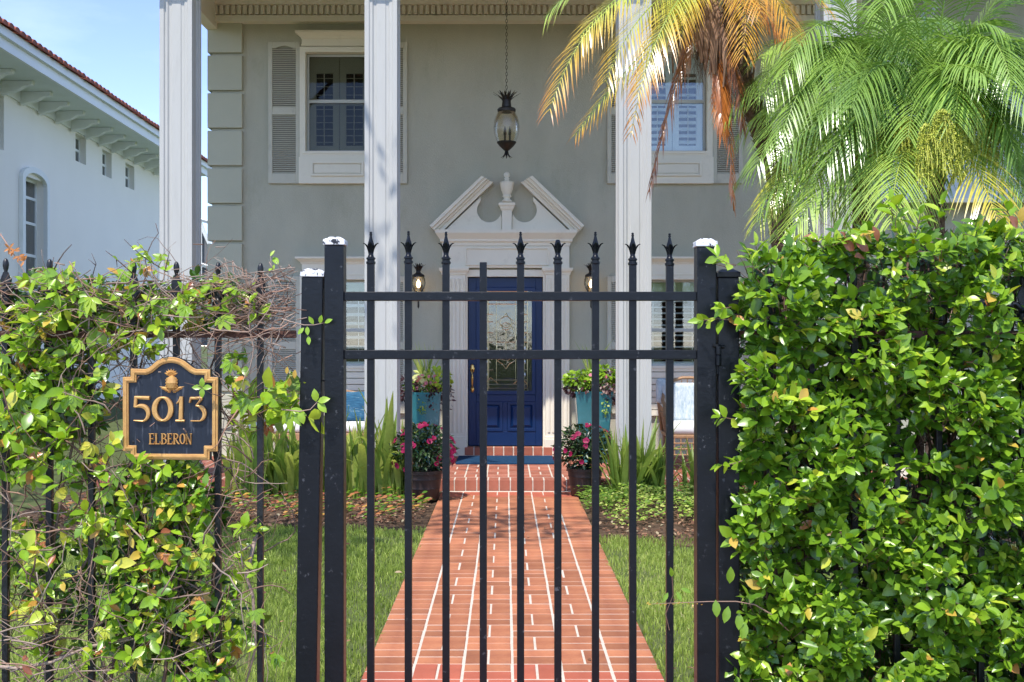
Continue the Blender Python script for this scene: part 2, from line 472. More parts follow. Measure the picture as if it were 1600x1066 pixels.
# ------------------------------------------------------------------ the grey house
YW = 12.63
def wx(px): return (px - CX) / F * YW
def wz(py): return EYE + (HY - py) / F * YW
house = thing('house', (0, YW, 0), 'grey stucco two storey house with white columns and a royal blue front door', 'house')

WIN = {}                                            # name: (x0, x1, z0, z1) of the glass opening
for nm, a, b_ in (('l', 478, 579), ('r', 1001, 1104)):
    WIN['u' + nm] = (wx(a), wx(b_), wz(238), wz(83))
    WIN['d' + nm] = (wx(a), wx(b_), wz(572), wz(437))
DX0, DX1, DZ0, DZ1 = wx(731), wx(848), .235, wz(433)
holes = list(WIN.values()) + [(DX0, DX1, DZ0 - .01, DZ1)]
xs = sorted({-3.5, 9.0} | {h[0] for h in holes} | {h[1] for h in holes})
zs = sorted({0.0, 6.2} | {h[2] for h in holes} | {h[3] for h in holes})
m = MB()
for i in range(len(xs) - 1):
    for j in range(len(zs) - 1):
        cx_, cz_ = (xs[i] + xs[i + 1]) / 2, (zs[j] + zs[j + 1]) / 2
        if any(h[0] < cx_ < h[1] and h[2] < cz_ < h[3] for h in holes): continue
        m.add([(xs[i], YW, zs[j]), (xs[i + 1], YW, zs[j]), (xs[i + 1], YW, zs[j + 1]), (xs[i], YW, zs[j + 1])], [(0, 1, 2, 3)])
for a, b_, c, d in holes:
    m.add([(a, YW, c), (b_, YW, c), (b_, YW, d), (a, YW, d), (a, YW + .22, c), (b_, YW + .22, c), (b_, YW + .22, d), (a, YW + .22, d)],
          [(0, 4, 5, 1), (1, 5, 6, 2), (2, 6, 7, 3), (3, 7, 4, 0)])
m.add([(-3.5, YW, 0), (-3.5, 22, 0), (-3.5, 22, 6.2), (-3.5, YW, 6.2), (9, YW, 0), (9, 22, 0), (9, 22, 6.2), (9, YW, 6.2)],
      [(0, 3, 2, 1), (4, 5, 6, 7), (1, 2, 6, 5), (3, 7, 6, 2)])
m.build('wall', WALL, house)
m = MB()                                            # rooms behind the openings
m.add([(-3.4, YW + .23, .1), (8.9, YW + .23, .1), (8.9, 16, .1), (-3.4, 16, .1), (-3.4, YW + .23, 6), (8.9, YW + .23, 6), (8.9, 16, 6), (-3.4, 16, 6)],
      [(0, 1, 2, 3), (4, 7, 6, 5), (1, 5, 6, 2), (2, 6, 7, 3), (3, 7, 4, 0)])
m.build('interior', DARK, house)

qz = [wz(86 + 58.6 * k) for k in range(0, 12)]
for k in range(len(qz)):                            # quoins at the corner
    top = wz(37.5) if k == 0 else qz[k - 1] - .017
    bot = max(qz[k] + .017, .02)
    if top - bot < .1: break
    m = MB(); m.box(wx(325.5), wx(379.5), YW - .045, YW + .40, bot, top)
    m.build('quoin', QUO, house, bevel=.008)

def louvres(parent, x0, x1, z0, z1, y, pitch, depth, th, ang, M_, name='slat'):
    n = int((z1 - z0) / pitch)
    me = None
    o0 = origin(parent)
    for k in range(n):
        z = z0 + (k + .5) * (z1 - z0) / n
        if me is None:
            q = MB(); q.box(-(x1 - x0) / 2, (x1 - x0) / 2, -depth / 2, depth / 2, -th / 2, th / 2)
            me = mesh_of(q.v, q.f); me.materials.append(M_)
        link(name, me, None, parent, Vector(((x0 + x1) / 2, y, z)) - o0, (R(ang), 0, 0))

def shutter(x0, x1, z0, z1, zm):
    st = .05
    m = MB(); y0, y1 = YW - .04, YW - .003
    m.box(x0, x0 + st, y0, y1, z0, z1); m.box(x1 - st, x1, y0, y1, z0, z1)
    m.box(x0 + st, x1 - st, y0, y1, z0, z0 + .12); m.box(x0 + st, x1 - st, y0, y1, zm - .045, zm + .045)
    a, b_ = x0 + st, x1 - st; zt = z1 - .075
    arch = [(a, z1), (a, zt)] + [(a + (b_ - a) * k / 8, zt + (.028 * math.sin(math.pi * (k - 1) / 6) if 1 <= k <= 7 else 0)) for k in range(1, 8)] + [(b_, zt), (b_, z1)]
    m.prism(arch, y0, y1)
    o = m.build('shutter', SHUT, house, bevel=.003, seg=1)
    q = MB(); q.box(a, b_, YW - .010, YW - .004, z0 + .1, z1 - .07); q.build('back_board', MATS.get('shaded shutter back') or mat('shaded shutter back', (.16, .155, .13), .8, .2), o)  # backing darker than the sage paint: shade between the slats put into its colour
    louvres(o, a + .001, b_ - .001, z0 + .12, zm - .045, YW - .027, .0225, .024, .006, 36, SHUT)
    louvres(o, a + .001, b_ - .001, zm + .045, zt, YW - .027, .0225, .024, .006, 36, SHUT)

def window(nm, x0, x1, z0, z1, upper, left):
    cw = .065
    m = MB(); y0, y1 = YW - .05, YW - .002
    m.ring([(x0 - cw, z0 - cw), (x1 + cw, z0 - cw), (x1 + cw, z1 + cw), (x0 - cw, z1 + cw)], [(x0, z0), (x1, z0), (x1, z1), (x0, z1)], y0, y1)
    m.ring([(x0 - .03, z0 - .03), (x1 + .03, z0 - .03), (x1 + .03, z1 + .03), (x0 - .03, z1 + .03)], [(x0 + .004, z0 + .004), (x1 - .004, z0 + .004), (x1 - .004, z1 - .004), (x0 + .004, z1 - .004)], y0 - .012, YW + .04)
    W = m.build('window', TRIM, house, bevel=.004)
    h0, h1 = (z1 + cw + .005, z1 + cw + .175) if upper else (z1 + .05, z1 + .265)
    m = MB(); m.crown(x0 - .045, x1 + .045, YW - .002, [(h0, .055), (h0 + .02, .055), (h0 + .022, .045), (h1 - .085, .045), (h1 - .08, .055), (h1 - .062, .062), (h1 - .03, .10), (h1 - .022, .115), (h1, .115)], .05)
    m.build('cornice', TRIM, W)
    p0, p1 = (wz(288), wz(240.5) - .0) if upper else (wz(650), wz(572) - .07)
    if upper:
        m = MB()
        m.box(x0 - .075, x1 + .075, YW - .06, YW - .002, p0, p1 - .045)
        m.build('sill_panel', TRIM, W, bevel=.005)
        m = MB()
        a, b_, c, d = x0 + .07, x1 - .07, p0 + .085, p1 - .10
        m.ring([(a, c), (b_, c), (b_, d), (a, d)], [(a + .03, c + .03), (b_ - .03, c + .03), (b_ - .03, d - .03), (a + .03, d - .03)], YW - .082, YW - .058)
        m.box(a + .036, b_ - .036, YW - .072, YW - .058, c + .036, d - .036)
        m.build('raised_panel', TRIM, W, bevel=.006)
    else:
        n = 7
        for k in range(n):
            q0 = p0 + (p1 - p0) * k / n; q1 = p0 + (p1 - p0) * (k + 1) / n
            m = MB(); m.box(x0 - .075, x1 + .075, YW - .05 - .004 * (k % 2), YW - .002, q0 + .004, q1 - .004)
            m.build('siding_board', TRIM, W, bevel=.004)
    zm = (wz(157) if upper else wz(516))
    m = MB()
    s = .03
    m.ring([(x0 + .004, z0), (x1 - .004, z0), (x1 - .004, z1), (x0 + .004, z1)], [(x0 + s, z0 + s), (x1 - s, z0 + s), (x1 - s, z1 - s), (x0 + s, z1 - s)], YW + .055, YW + .085)
    m.box(x0 + s, x1 - s, YW + .05, YW + .08, zm - .02, zm + .02)
    m.build('sash', SASH, W, bevel=.003)
    for a, b_ in ((z0 + s, zm - .02), (zm + .02, z1 - s)):
        m = MB(); m.box(x0 + s, x1 - s, YW + .066, YW + .070, a, b_)
        m.build('pane', (SCREEN if (upper and left) else GLASS), W)
    # shutters on the room side
    yb = YW + .115
    if upper:
        xm = (x0 + x1) / 2
        m = MB()
        for a, b_ in ((x0 + .03, xm - .004), (xm + .004, x1 - .03)):
            for c, d in ((z0 + .02, zm), (zm, z1 - .02)):
                bw = .075
                m.ring([(a, c), (b_, c), (b_, d), (a, d)], [(a + bw, c + (bw if c < zm - .1 else .035)), (b_ - bw, c + (bw if c < zm - .1 else .035)), (b_ - bw, d - (.20 if d > zm + .1 else .04)), (a + bw, d - (.20 if d > zm + .1 else .04))], yb - .015, yb + .015)
            m.box((a + b_) / 2 - .005, (a + b_) / 2 + .005, yb - .045, yb - .037, z0 + .1, zm - .05)
            m.box((a + b_) / 2 - .005, (a + b_) / 2 + .005, yb - .045, yb - .037, zm + .04, z1 - .23)
        m.build('interior_shutter', BLIND if left else BLINDW, W)
        for a, b_ in ((x0 + .03, xm - .004), (xm + .004, x1 - .03)):
            louvres(W, a + .076, b_ - .076, z0 + .1, zm - .045, yb, .075, .055, .007, 12 if left else 52, BLIND if left else BLINDW, 'louvre')
            louvres(W, a + .076, b_ - .076, zm + .04, z1 - .225, yb, .075, .055, .007, 12 if left else 40, BLIND if left else BLINDW, 'louvre')
    else:
        m = MB(); m.box(x0 + .02, x1 - .02, yb - .03, yb, z1 - .14, z1 - .01)
        m.build('valance', VALANCE, W)
        m = MB()
        for q in (.2, .5, .8):
            xx = x0 + (x1 - x0) * q; m.box(xx - .004, xx + .004, yb - .04, yb - .036, z0 + .02, z1 - .14)
        m.box(x0 + .02, x1 - .02, yb - .02, yb + .02, z0, z0 + .05); m.box(x0 + .02, x1 - .02, yb - .02, yb + .02, zm - .025, zm + .025)
        m.build('blind_frame', BLINDW, W)
        pitch = .098 if left else .062
        louvres(W, x0 + .02, x1 - .02, z0 + .05, zm - .025, yb, pitch, .045 if left else .02, .006, 50 if left else 40, BLINDW, 'louvre')
        louvres(W, x0 + .02, x1 - .02, zm + .025, z1 - .145, yb, pitch, .045 if left else .02, .006, 50 if left else 40, BLINDW, 'louvre')

for nm, (a, b_, c, d) in WIN.items():
    window(nm, a, b_, c, d, nm[0] == 'u', nm[1] == 'l')
for a, b_ in ((420, 469.5), (588, 636.5), (948.5, 991), (1113, 1160)):
    shutter(wx(a), wx(b_), wz(287.5), wz(67), wz(174.5))
    shutter(wx(a), wx(b_), wz(646), wz(432), wz(540))

# wing to the right of the porch: pale boarded band over a grey base, seen between the palm fronds
m = MB(); m.box(4.35, 8.9, YW - .35, YW - .002, wz(318), wz(100)); m.build('wing_panel', mat('pale wing stucco', (.62, .65, .66), .8, .3, var=.08, bump=.2), house, bevel=.01)
m = MB(); m.box(4.30, 8.9, YW - .40, YW - .352, wz(318) - .04, wz(318) + .01); m.build('wing_ledge', TRIM, house, bevel=.005)

# cornice with dentils along the top of the wall
m = MB(); zt = wz(2)
m.prism_x([(YW - .002, wz(38)), (YW - .13, wz(38)), (YW - .135, wz(29.5)), (YW - .10, wz(29)), (YW - .10, wz(13.5)), (YW - .15, wz(13)), (YW - .17, wz(3)), (YW - .20, wz(2)), (YW - .20, wz(0)), (YW - .002, wz(0))], -3.47, 4.2)
crn = m.build('crown_moulding', TRIM, house)
q = MB(); q.box(-.0215, .0215, -.03, .012, wz(27.5), wz(14))
dm = mesh_of(q.v, q.f); dm.materials.append(TRIM)
x = -3.42
while x < 4.1:
    link('dentil', dm, None, crn, (x, -.112, 0)); x += .0693

m = MB(); zc = wz(-1.5)
k = 0; y = 10.12
while y < YW:                                       # boarded porch ceiling
    m.box(-3.42, 4.1, y, min(y + .105, YW), zc + (.0 if k % 2 else .004), zc + .03); y += .108; k += 1
m.build('porch_ceiling', CEIL, house)
m = MB(); m.box(-3.56, -3.425, 10.15, YW, 5.19, 5.95); m.build('side_beam', TRIM, house, bevel=.008)
m = MB(); m.box(-3.56, 4.1, 10.20, 10.72, 5.19, 5.75); m.build('front_beam', TRIM, house, bevel=.01)
m = MB(); m.prism_x([(10.2, 5.75), (10.05, 5.80), (10.0, 5.86), (9.96, 5.88), (9.96, 6.0), (10.6, 6.0), (10.6, 5.75)], -3.75, 4.25); m.build('eave_cornice', TRIM, house)
m = MB(); m.prism_x([(9.90, 6.0), (9.90, 6.05), (12.3, 7.0), (12.3, 6.0)], -5.1, 9.3); m.prism_x([(12.31, 6.01), (12.31, 7.0), (16.5, 8.6), (22.5, 6.05), (22.5, 6.01)], -3.9, 9.3); m.build('roof', mat('grey shingle roof', (.12, .12, .12), .9, .2, var=.3, vscale=20), house)  # front slope carried past the left wall, out of view, to shade the quoins

def col_section():
    s = [(-.16, -.16), (-.118, -.16), (-.108, -.146), (-.085, -.146), (-.072, -.13), (-.05, -.13), (-.042, -.138), (.042, -.138), (.05, -.13), (.072, -.13), (.085, -.146), (.108, -.146), (.118, -.16)]
    pts = []
    for k in range(4):
        a = math.pi / 2 * k; c, d = round(math.cos(a)), round(math.sin(a))
        pts += [(x * c - y * d, x * d + y * c) for x, y in s]
    return pts
cs = col_section()
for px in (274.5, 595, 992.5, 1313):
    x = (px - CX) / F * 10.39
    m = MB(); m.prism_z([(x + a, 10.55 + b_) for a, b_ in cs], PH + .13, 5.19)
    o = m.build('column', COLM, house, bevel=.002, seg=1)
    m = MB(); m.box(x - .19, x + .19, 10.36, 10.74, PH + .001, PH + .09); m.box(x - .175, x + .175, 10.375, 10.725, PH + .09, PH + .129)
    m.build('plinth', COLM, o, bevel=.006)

# ---- door surround
YS = YW - .002
def wpoly(L_): return [(wx(a), wz(b_)) for a, b_ in L_]
sur = MB()
for a, b_ in ((692, 728), (852, 889)):
    x0, x1 = wx(a), wx(b_)
    sur.box(x0, x1, YS - .09, YS, wz(685), wz(430))
    sur.box(x0 - .012, x1 + .012, YS - .12, YS, wz(713), wz(685))
    sur.box(x0 - .006, x1 + .006, YS - .105, YS, wz(685), wz(681))
D = sur.build('door_surround', TRIM, house, bevel=.004)
for a, b_ in ((692, 728), (852, 889)):
    x0, x1 = wx(a), wx(b_)
    for k in range(5):                              # reeds of the fluted pilaster
        xx = x0 + (x1 - x0) * (.14 + .18 * k)
        m = MB(); m.box(xx - .014, xx + .014, YS - .102, YS - .088, wz(675), wz(436))
        m.build('flute', TRIM, D, bevel=.006)
    m = MB(); m.crown(x0, x1, YS - .0, [(wz(430), .10), (wz(427), .105), (wz(424), .125), (wz(421), .13), (wz(419.5), .13)], .09)
    m.build('capital', TRIM, D)
m = MB(); m.ring([(wx(728), wz(713)), (wx(852), wz(713)), (wx(852), wz(422)), (wx(728), wz(422))], [(DX0, DZ0 - .03), (DX1, DZ0 - .03), (DX1, DZ1), (DX0, DZ1)], YS - .05, YW + .06)
m.build('door_casing', TRIM, D, bevel=.006)
m = MB(); m.box(wx(692), wx(889), YS - .085, YS, wz(419.3), wz(385.5)); m.build('frieze', TRIM, D, bevel=.003)
m = MB(); a, b_, c, d = wx(727), wx(857), wz(416), wz(388)
m.ring([(a, c), (b_, c), (b_, d), (a, d)], [(a + .018, c + .018), (b_ - .018, c + .018), (b_ - .018, d - .018), (a + .018, d - .018)], YS - .103, YS - .084)
m.build('frieze_panel', TRIM, D, bevel=.005)
m = MB(); m.crown(wx(692), wx(890), YS, [(wz(385.3), .095), (wz(380), .10), (wz(379), .12), (wz(375), .125), (wz(368), .165), (wz(366), .175), (wz(361), .175)], .095)
m.build('cornice', TRIM, D)
PXC = 792.0
def mir(L_, s): return [(PXC + s * (a - PXC), b_) for a, b_ in L_]
for s in (1, -1):
    base = [(PXC - 8.2, 360.6), (PXC - 8.2, 341)]
    arc = [(764.6 + 19.6 * math.cos(R(t)) * .97, 329.5 + 19.2 * math.sin(R(t))) for t in range(20, 235, 12)]
    tym = base + arc + [(751.5, 309), (697, 360.6)]
    m = MB(); pl = wpoly(mir(tym, s)); pl = pl if s == -1 else pl[::-1]
    m.prism(pl, YS - .075, YS); m.build('tympanum', TRIM, D, bevel=.002)
    # raking moulding, stepped
    def rake(o0, o1, y, name='raking_cornice'):
        A0, A1 = Vector((673, 355.3)), Vector((752.8, 278.6))
        dr = (A1 - A0).normalized(); nn = Vector((-dr.y, dr.x)); nn = nn if nn.y > 0 else -nn
        q = [A0 + nn * o0, A1 + nn * o0 + dr * (o0 * .35), A1 + nn * o1 + dr * (o1 * .40), A0 + nn * o1 + dr * o1 * .05]
        if o1 > 16: q[3] = Vector((A0 + nn * o1 + dr * 10))
        m = MB(); pl = wpoly(mir([tuple(v) for v in q], s)); pl = pl if s == -1 else pl[::-1]
        m.prism(pl, YS - y, YS - .001); m.build(name, TRIM, D, bevel=.004)
    rake(0, 5.2, .20); rake(5.2, 9.5, .175); rake(9.5, 13, .135); rake(13, 18.5, .11)
m = MB(); m.box(wx(784.3), wx(799.7), YS - .13, YS, wz(360.6), wz(331)); m.build('urn_plinth', TRIM, D, bevel=.003)
m = MB(); m.crown(wx(784.3), wx(799.7), YS, [(wz(331), .13), (wz(328), .145), (wz(325), .15), (wz(323), .165), (wz(320), .165), (wz(318), .14)], .125)
m.build('urn_cap', TRIM, D)
up = [(0.02, 318), (.065, 318), (.06, 315.5), (.035, 313), (.04, 311), (.058, 309.5), (.05, 308), (.045, 306.5), (.055, 303.5), (.07, 299), (.078, 293), (.083, 288.5), (.083, 287), (.06, 286), (.03, 285), (.022, 283), (.034, 281.5), (.024, 280.5)] + [(.036 * math.sin(R(t)) + .002, 276.3 - 4.8 * math.cos(R(180 - t)) * -1 * -1) for t in (160, 130, 100, 70, 40, 15)]
m = MB(); m.lathe([(r_, wz(z_)) for r_, z_ in up[:18]] + [(.037 * math.sin(R(t)), wz(276) - .037 * math.cos(R(t))) for t in (30, 60, 90, 120, 150, 176)], wx(PXC), YS - .11, 24)
m.build('urn', TRIM, D, smooth=True)

# ---- door
m = MB(); yd = YW + .03
m.box(DX0 + .004, DX1 - .004, yd + .022, yd + .045, DZ0, DZ1 - .004)
gx0, gx1, gz0, gz1 = wx(751), wx(830), wz(613), wz(453)
door = MB()
def frame(mb, x0, x1, z0, z1, wd, ya, yb_):
    mb.ring([(x0, z0), (x1, z0), (x1, z1), (x0, z1)], [(x0 + wd, z0 + wd), (x1 - wd, z0 + wd), (x1 - wd, z1 - wd), (x0 + wd, z1 - wd)], ya, yb_)
pz0, pz1 = wz(674), wz(628)
pxs = [(wx(744), wx(785.5)), (wx(793), wx(837))]
# stiles and rails
door.box(DX0 + .004, pxs[0][0], yd, yd + .045, DZ0, DZ1 - .004)
door.box(pxs[1][1], DX1 - .004, yd, yd + .045, DZ0, DZ1 - .004)
door.box(pxs[0][0], pxs[1][1], yd, yd + .045, DZ0, pz0)
door.box(pxs[0][0], pxs[1][1], yd, yd + .045, pz1, gz0 - .03)
door.box(pxs[0][1], pxs[1][0], yd, yd + .045, pz0, pz1)
door.box(pxs[0][0], pxs[1][1], yd, yd + .045, gz1 + .03, DZ1 - .004)
frame(door, pxs[0][0] - .0, pxs[1][1], gz0 - .03, gz1 + .03, .045, yd - .018, yd + .05)
dr_ = door.build('door', DOORB, house, bevel=.004)
for a, b_ in pxs:
    m = MB(); frame(m, a, b_, pz0, pz1, .035, yd - .010, yd + .02); m.box(a + .03, b_ - .03, yd + .012, yd + .04, pz0 + .03, pz1 - .03)
    x0, x1, z0, z1 = a + .07, b_ - .07, pz0 + .07, pz1 - .07; e = .03
    m.add([(x0 - e, yd + .012, z0 - e), (x1 + e, yd + .012, z0 - e), (x1 + e, yd + .012, z1 + e), (x0 - e, yd + .012, z1 + e), (x0, yd - .004, z0), (x1, yd - .004, z0), (x1, yd - .004, z1), (x0, yd - .004, z1)],
          [(4, 5, 6, 7), (0, 1, 5, 4), (1, 2, 6, 5), (2, 3, 7, 6), (3, 0, 4, 7)])
    m.build('raised_panel', DOORB, dr_, bevel=.002)
m = MB(); m.box(gx0 - .01, gx1 + .01, yd + .018, yd + .026, gz0 - .01, gz1 + .01)
m.build('pane', glass_mat('bevelled glass', (.58, .63, .61), .09, .04, bump=.14, bscale=8), dr_)
m = MB(); yc = yd + .010                            # leaded came
def came(pts, r_=.0052): m.tube([(wx(a), yc, wz(b_)) for a, b_ in pts], r_, 4)
def arcp(cx_, cy_, rx, ry, a0, a1, n=10): return [(cx_ + rx * math.cos(R(a0 + (a1 - a0) * k / n)), cy_ + ry * math.sin(R(a0 + (a1 - a0) * k / n))) for k in range(n + 1)]
gc = 790.5
for yy in (455, 459.5, 475, 594, 601, 607): came([(757, yy), (824, yy)])
for xx in (757, 824, 762, 819): came([(xx, 453), (xx, 613)])
for s in (-1, 1):
    for yy in (491, 503, 520, 534.5, 553, 578): came([(gc + s * 33, yy), (gc + s * 20, yy)])
    came([(gc + s * 27, 459), (gc + s * 27, 607)], .003)
    came([(gc + s * 33, 462), (gc + s * 24, 470), (gc + s * 14, 459)])
    came([(gc + s * 33, 600), (gc + s * 24, 590), (gc + s * 12, 600)])
    came([(gc, 489), (gc + s * 4, 496), (gc + s * 13, 502), (gc + s * 8, 508), (gc + s * 5, 514), (gc, 516)])
    came([(gc, 577), (gc + s * 5, 569), (gc + s * 14, 564), (gc + s * 8, 560), (gc, 556)])
    came([(gc + s * 15, 459), (gc + s * 15, 600)], .003)
came([(gc, 516), (gc, 556)]); came([(gc - 14, 534.5), (gc + 14, 534.5)]); came(arcp(gc, 503, 9, 9, 0, 360), .004); came(arcp(gc, 534, 15, 30, 0, 360, 20), .004)
m.build('came', mat('brass came', (.80, .68, .42), .3, .5, metal=.9, var=.2, vscale=20), dr_)
# glass jewels between the came
m = MB()
for s in (-1, 1):
    for yy in (480, 512, 528, 545, 566, 586):
        x, z = wx(gc + s * 30), wz(yy); m.add([(x - .01, yc - .002, z), (x, yc - .002, z - .03), (x + .01, yc - .002, z), (x, yc - .002, z + .03), (x, yc - .010, z)], [(0, 1, 4), (1, 2, 4), (2, 3, 4), (3, 0, 4)])
m.build('glass_jewel', mat('bevel jewel', (.8, .85, .85), .05, .9, metal=.6), dr_)
m = MB(); hx = wx(738); hy = yd - .004
m.lathe([(.0, wz(558) - .03), (.03, wz(558) - .028), (.034, wz(558)), (.03, wz(558) + .028), (0, wz(558) + .03)], hx, hy, 14, sy=.35)
m.build('deadbolt', BRASS, dr_, smooth=True)
m = MB()
m.lathe([(.005, wz(583)), (.022, wz(581)), (.03, wz(576)), (.02, wz(573.5)), (.024, wz(571.5)), (.006, wz(569))], hx, hy - .01, 14, sy=.6)
m.tube([(hx, hy - .01, wz(576)), (hx, hy - .055, wz(581)), (hx, hy - .06, wz(590)), (hx, hy - .058, wz(600)), (hx, hy - .01, wz(608))], [.009, .011, .014, .010, .008], 8)
m.lathe([(.004, wz(613.5)), (.018, wz(612)), (.024, wz(608)), (.014, wz(604.5)), (.004, wz(603))], hx, hy - .008, 14, sy=.6)
m.build('handle', BRASS, dr_, smooth=True)

# brick sill under the door
sill = MB(); sill.box(wx(724), wx(857), YW - .12, YW - .004, PH, .225)
so = sill.build('door_sill', MORT, house)
x = wx(726); k = 0
while x < wx(850):
    q = MB(); q.box(x + .006, x + .107, YW - .127, YW - .01, PH + .012, .2295)
    q.build('brick', BRICKP, so, bevel=.003, seg=1); x += .1165

# ------------------------------------------------------------------ neighbour's white house
def nxw(Y): return -9.56 - .030 * Y                  # wall plane, parallel to the plot
NB = thing('neighbour_house', (-10.2, 20, 0), 'white stucco two storey house with clay tile roof beyond the hedge on the left', 'house')
NY0, NY1, SOFZ = 11.0, 33.6, EYE + 5.27
def nY(px): return F * 9.56 / ((CX - px) - F * .030)
sq = [(nY(118), nY(134.5), 208, 250.5), (nY(160), nY(174.5), 233, 271), (nY(196), nY(210), 254, 288)]
nh = []
for a, b_, t, bo in sq:
    zt_ = EYE + (HY - t) / F * a; nh.append((a, b_, zt_ - .66, zt_))
ax0, ax1 = nY(30), nY(68)
azt = EYE + (HY - 262) / F * ax0
nh.append((ax0 + .12, ax1 - .0, EYE + .85, azt - .12))
nh.append((nY(-40), nY(6), EYE + 3.9, EYE + 5.0))
ys_ = sorted({NY0, NY1} | {h[0] for h in nh} | {h[1] for h in nh}); zs = sorted({0, SOFZ} | {h[2] for h in nh} | {h[3] for h in nh})
m = MB()
for i in range(len(ys_) - 1):
    for j in range(len(zs) - 1):
        cy_, cz_ = (ys_[i] + ys_[i + 1]) / 2, (zs[j] + zs[j + 1]) / 2
        if any(h[0] < cy_ < h[1] and h[2] < cz_ < h[3] for h in nh): continue
        a, b_ = ys_[i], ys_[i + 1]
        m.add([(nxw(a), a, zs[j]), (nxw(b_), b_, zs[j]), (nxw(b_), b_, zs[j + 1]), (nxw(a), a, zs[j + 1])], [(0, 1, 2, 3)])
for a, b_, c, d in nh:
    m.add([(nxw(a), a, c), (nxw(b_), b_, c), (nxw(b_), b_, d), (nxw(a), a, d), (nxw(a) - .3, a, c), (nxw(b_) - .3, b_, c), (nxw(b_) - .3, b_, d), (nxw(a) - .3, a, d)],
          [(0, 4, 5, 1), (1, 5, 6, 2), (2, 6, 7, 3), (3, 7, 4, 0)])
m.add([(-24, NY0, 0), (nxw(NY0), NY0, 0), (nxw(NY0), NY0, SOFZ), (-24, NY0, SOFZ), (nxw(NY1), NY1, 0), (-24, NY1, 0), (-24, NY1, SOFZ), (nxw(NY1), NY1, SOFZ)], [(0, 1, 2, 3), (4, 5, 6, 7), (0, 3, 6, 5)])
m.build('wall', NWALL, NB)
def nex(Y): return nxw(Y) + 1.18
def slab(y0, y1, o0, o1, z0, z1): 
    return [(nxw(y0) + o0, y0, z0), (nxw(y0) + o1, y0, z0), (nxw(y1) + o1, y1, z0), (nxw(y1) + o0, y1, z0), (nxw(y0) + o0, y0, z1), (nxw(y0) + o1, y0, z1), (nxw(y1) + o1, y1, z1), (nxw(y1) + o0, y1, z1)]
BF = [(0, 3, 2, 1), (4, 5, 6, 7), (0, 1, 5, 4), (1, 2, 6, 5), (2, 3, 7, 6), (3, 0, 4, 7)]
EY0, EY1 = NY0 - 1, 32.6 + 1.0
m = MB(); m.add(slab(EY0, EY1, -.5, 1.10, SOFZ, SOFZ + .06), BF); m.build('soffit', NSOF, NB)
m = MB(); m.add(slab(EY0, EY1, 1.10, 1.16, SOFZ - .03, SOFZ + .20), BF); m.add(slab(EY0, EY1, 1.16, 1.24, SOFZ + .17, SOFZ + .33), BF); m.build('fascia', NTRIM, NB)
m = MB(); m.add(slab(NY0, NY1, .0, .05, SOFZ - .22, SOFZ - .002), BF); m.build('frieze_board', NTRIM, NB)
prof = [(.05, 0), (.92, 0), (.90, -.08), (.80, -.10), (.72, -.10), (.64, -.13), (.55, -.18), (.42, -.21), (.30, -.22), (.20, -.25), (.05, -.29)]
Yb = 12.0
while Yb < 33.2:
    m = MB(); x0 = nxw(Yb)
    v = [(x0 + a * .74, Yb, SOFZ - .003 + b_) for a, b_ in prof] + [(x0 + a * .74, Yb + .13, SOFZ - .003 + b_) for a, b_ in prof]
    n = len(prof); m.add(v, [tuple(range(n))[::-1], tuple(range(n, 2 * n))] + [(i, (i + 1) % n, (i + 1) % n + n, i + n) for i in range(n)])
    m.build('bracket', NTRIM, NB, bevel=.01); Yb += .93
rx0, rx1 = nxw(EY0), nxw(EY1)
m = MB(); zr = SOFZ + .34
m.add([(rx0 + 1.22, EY0, zr), (rx1 + 1.22, EY1, zr), (rx1 - 6, EY1 - 5, zr + 2.4), (rx0 - 6, EY0 + 5, zr + 2.4), (-24, EY0, zr), (-24, EY1, zr)], [(0, 1, 2, 3), (0, 3, 4), (1, 5, 2), (3, 2, 5, 4)])
nroof = m.build('roof', TILE, NB)
tb = MB()
tl = [( .12 * math.cos(R(a)), .12 * math.sin(R(a)) * .8) for a in range(0, 181, 30)]
v = [(0.10, a, b_) for a, b_ in tl] + [(-1.6, a * .9, b_ * .9 + .56) for a, b_ in tl]
tb.add(v, [(i, i + 1, i + 8, i + 7) for i in range(6)] + [tuple(range(6, -1, -1))]); tmesh = mesh_of(tb.v, tb.f); tmesh.materials.append(TILE)
Yt = EY0 + .15
while Yt < EY1:
    link('roof_tile', tmesh, None, nroof, (nxw(Yt) + 1.22 + 10.2, Yt - 20, zr - .02 + random.uniform(-.01, .01)), (0, 0, random.uniform(-.03, .03))); Yt += .25
NGL = glass_mat('neighbour glass', (.25, .3, .3), .35)
for i, (a, b_, c, d) in enumerate(nh):
    m = MB(); xa, xb = nxw(a) - .2, nxw(b_) - .2; e = .05
    v = [(xa, a, c), (xb, b_, c), (xb, b_, d), (xa, a, d), (xa, a + e, c + e), (xb, b_ - e, c + e), (xb, b_ - e, d - e), (xa, a + e, d - e)]
    v += [(x_ + .05, y_, z_) for x_, y_, z_ in v]
    m.add(v, [(8, 9, 13, 12), (9, 10, 14, 13), (10, 11, 15, 14), (11, 8, 12, 15), (4, 5, 13, 12), (5, 6, 14, 13), (6, 7, 15, 14), (7, 4, 12, 15)])
    zz = [(c + d) / 2] if i != 3 else [c + .25, c + 1.05, c + 1.75, c + 2.3]
    for q in zz: m.add(slab(a + e, b_ - e, -.19, -.15, q - .03, q + .03), BF)
    W = m.build('window', NTRIM, NB)
    m = MB(); m.add([(xa + .02, a, c), (xb + .02, b_, c), (xb + .02, b_, d), (xa + .02, a, d)], [(0, 1, 2, 3)]); m.build('pane', NGL, W)
    m = MB(); m.add([(xa - .1, a, c), (xb - .1, b_, c), (xb - .1, b_, d), (xa - .1, a, d)], [(0, 1, 2, 3)]); m.build('blind', DARK, W)  # plain near-black sheet in place of the dark room behind the pane
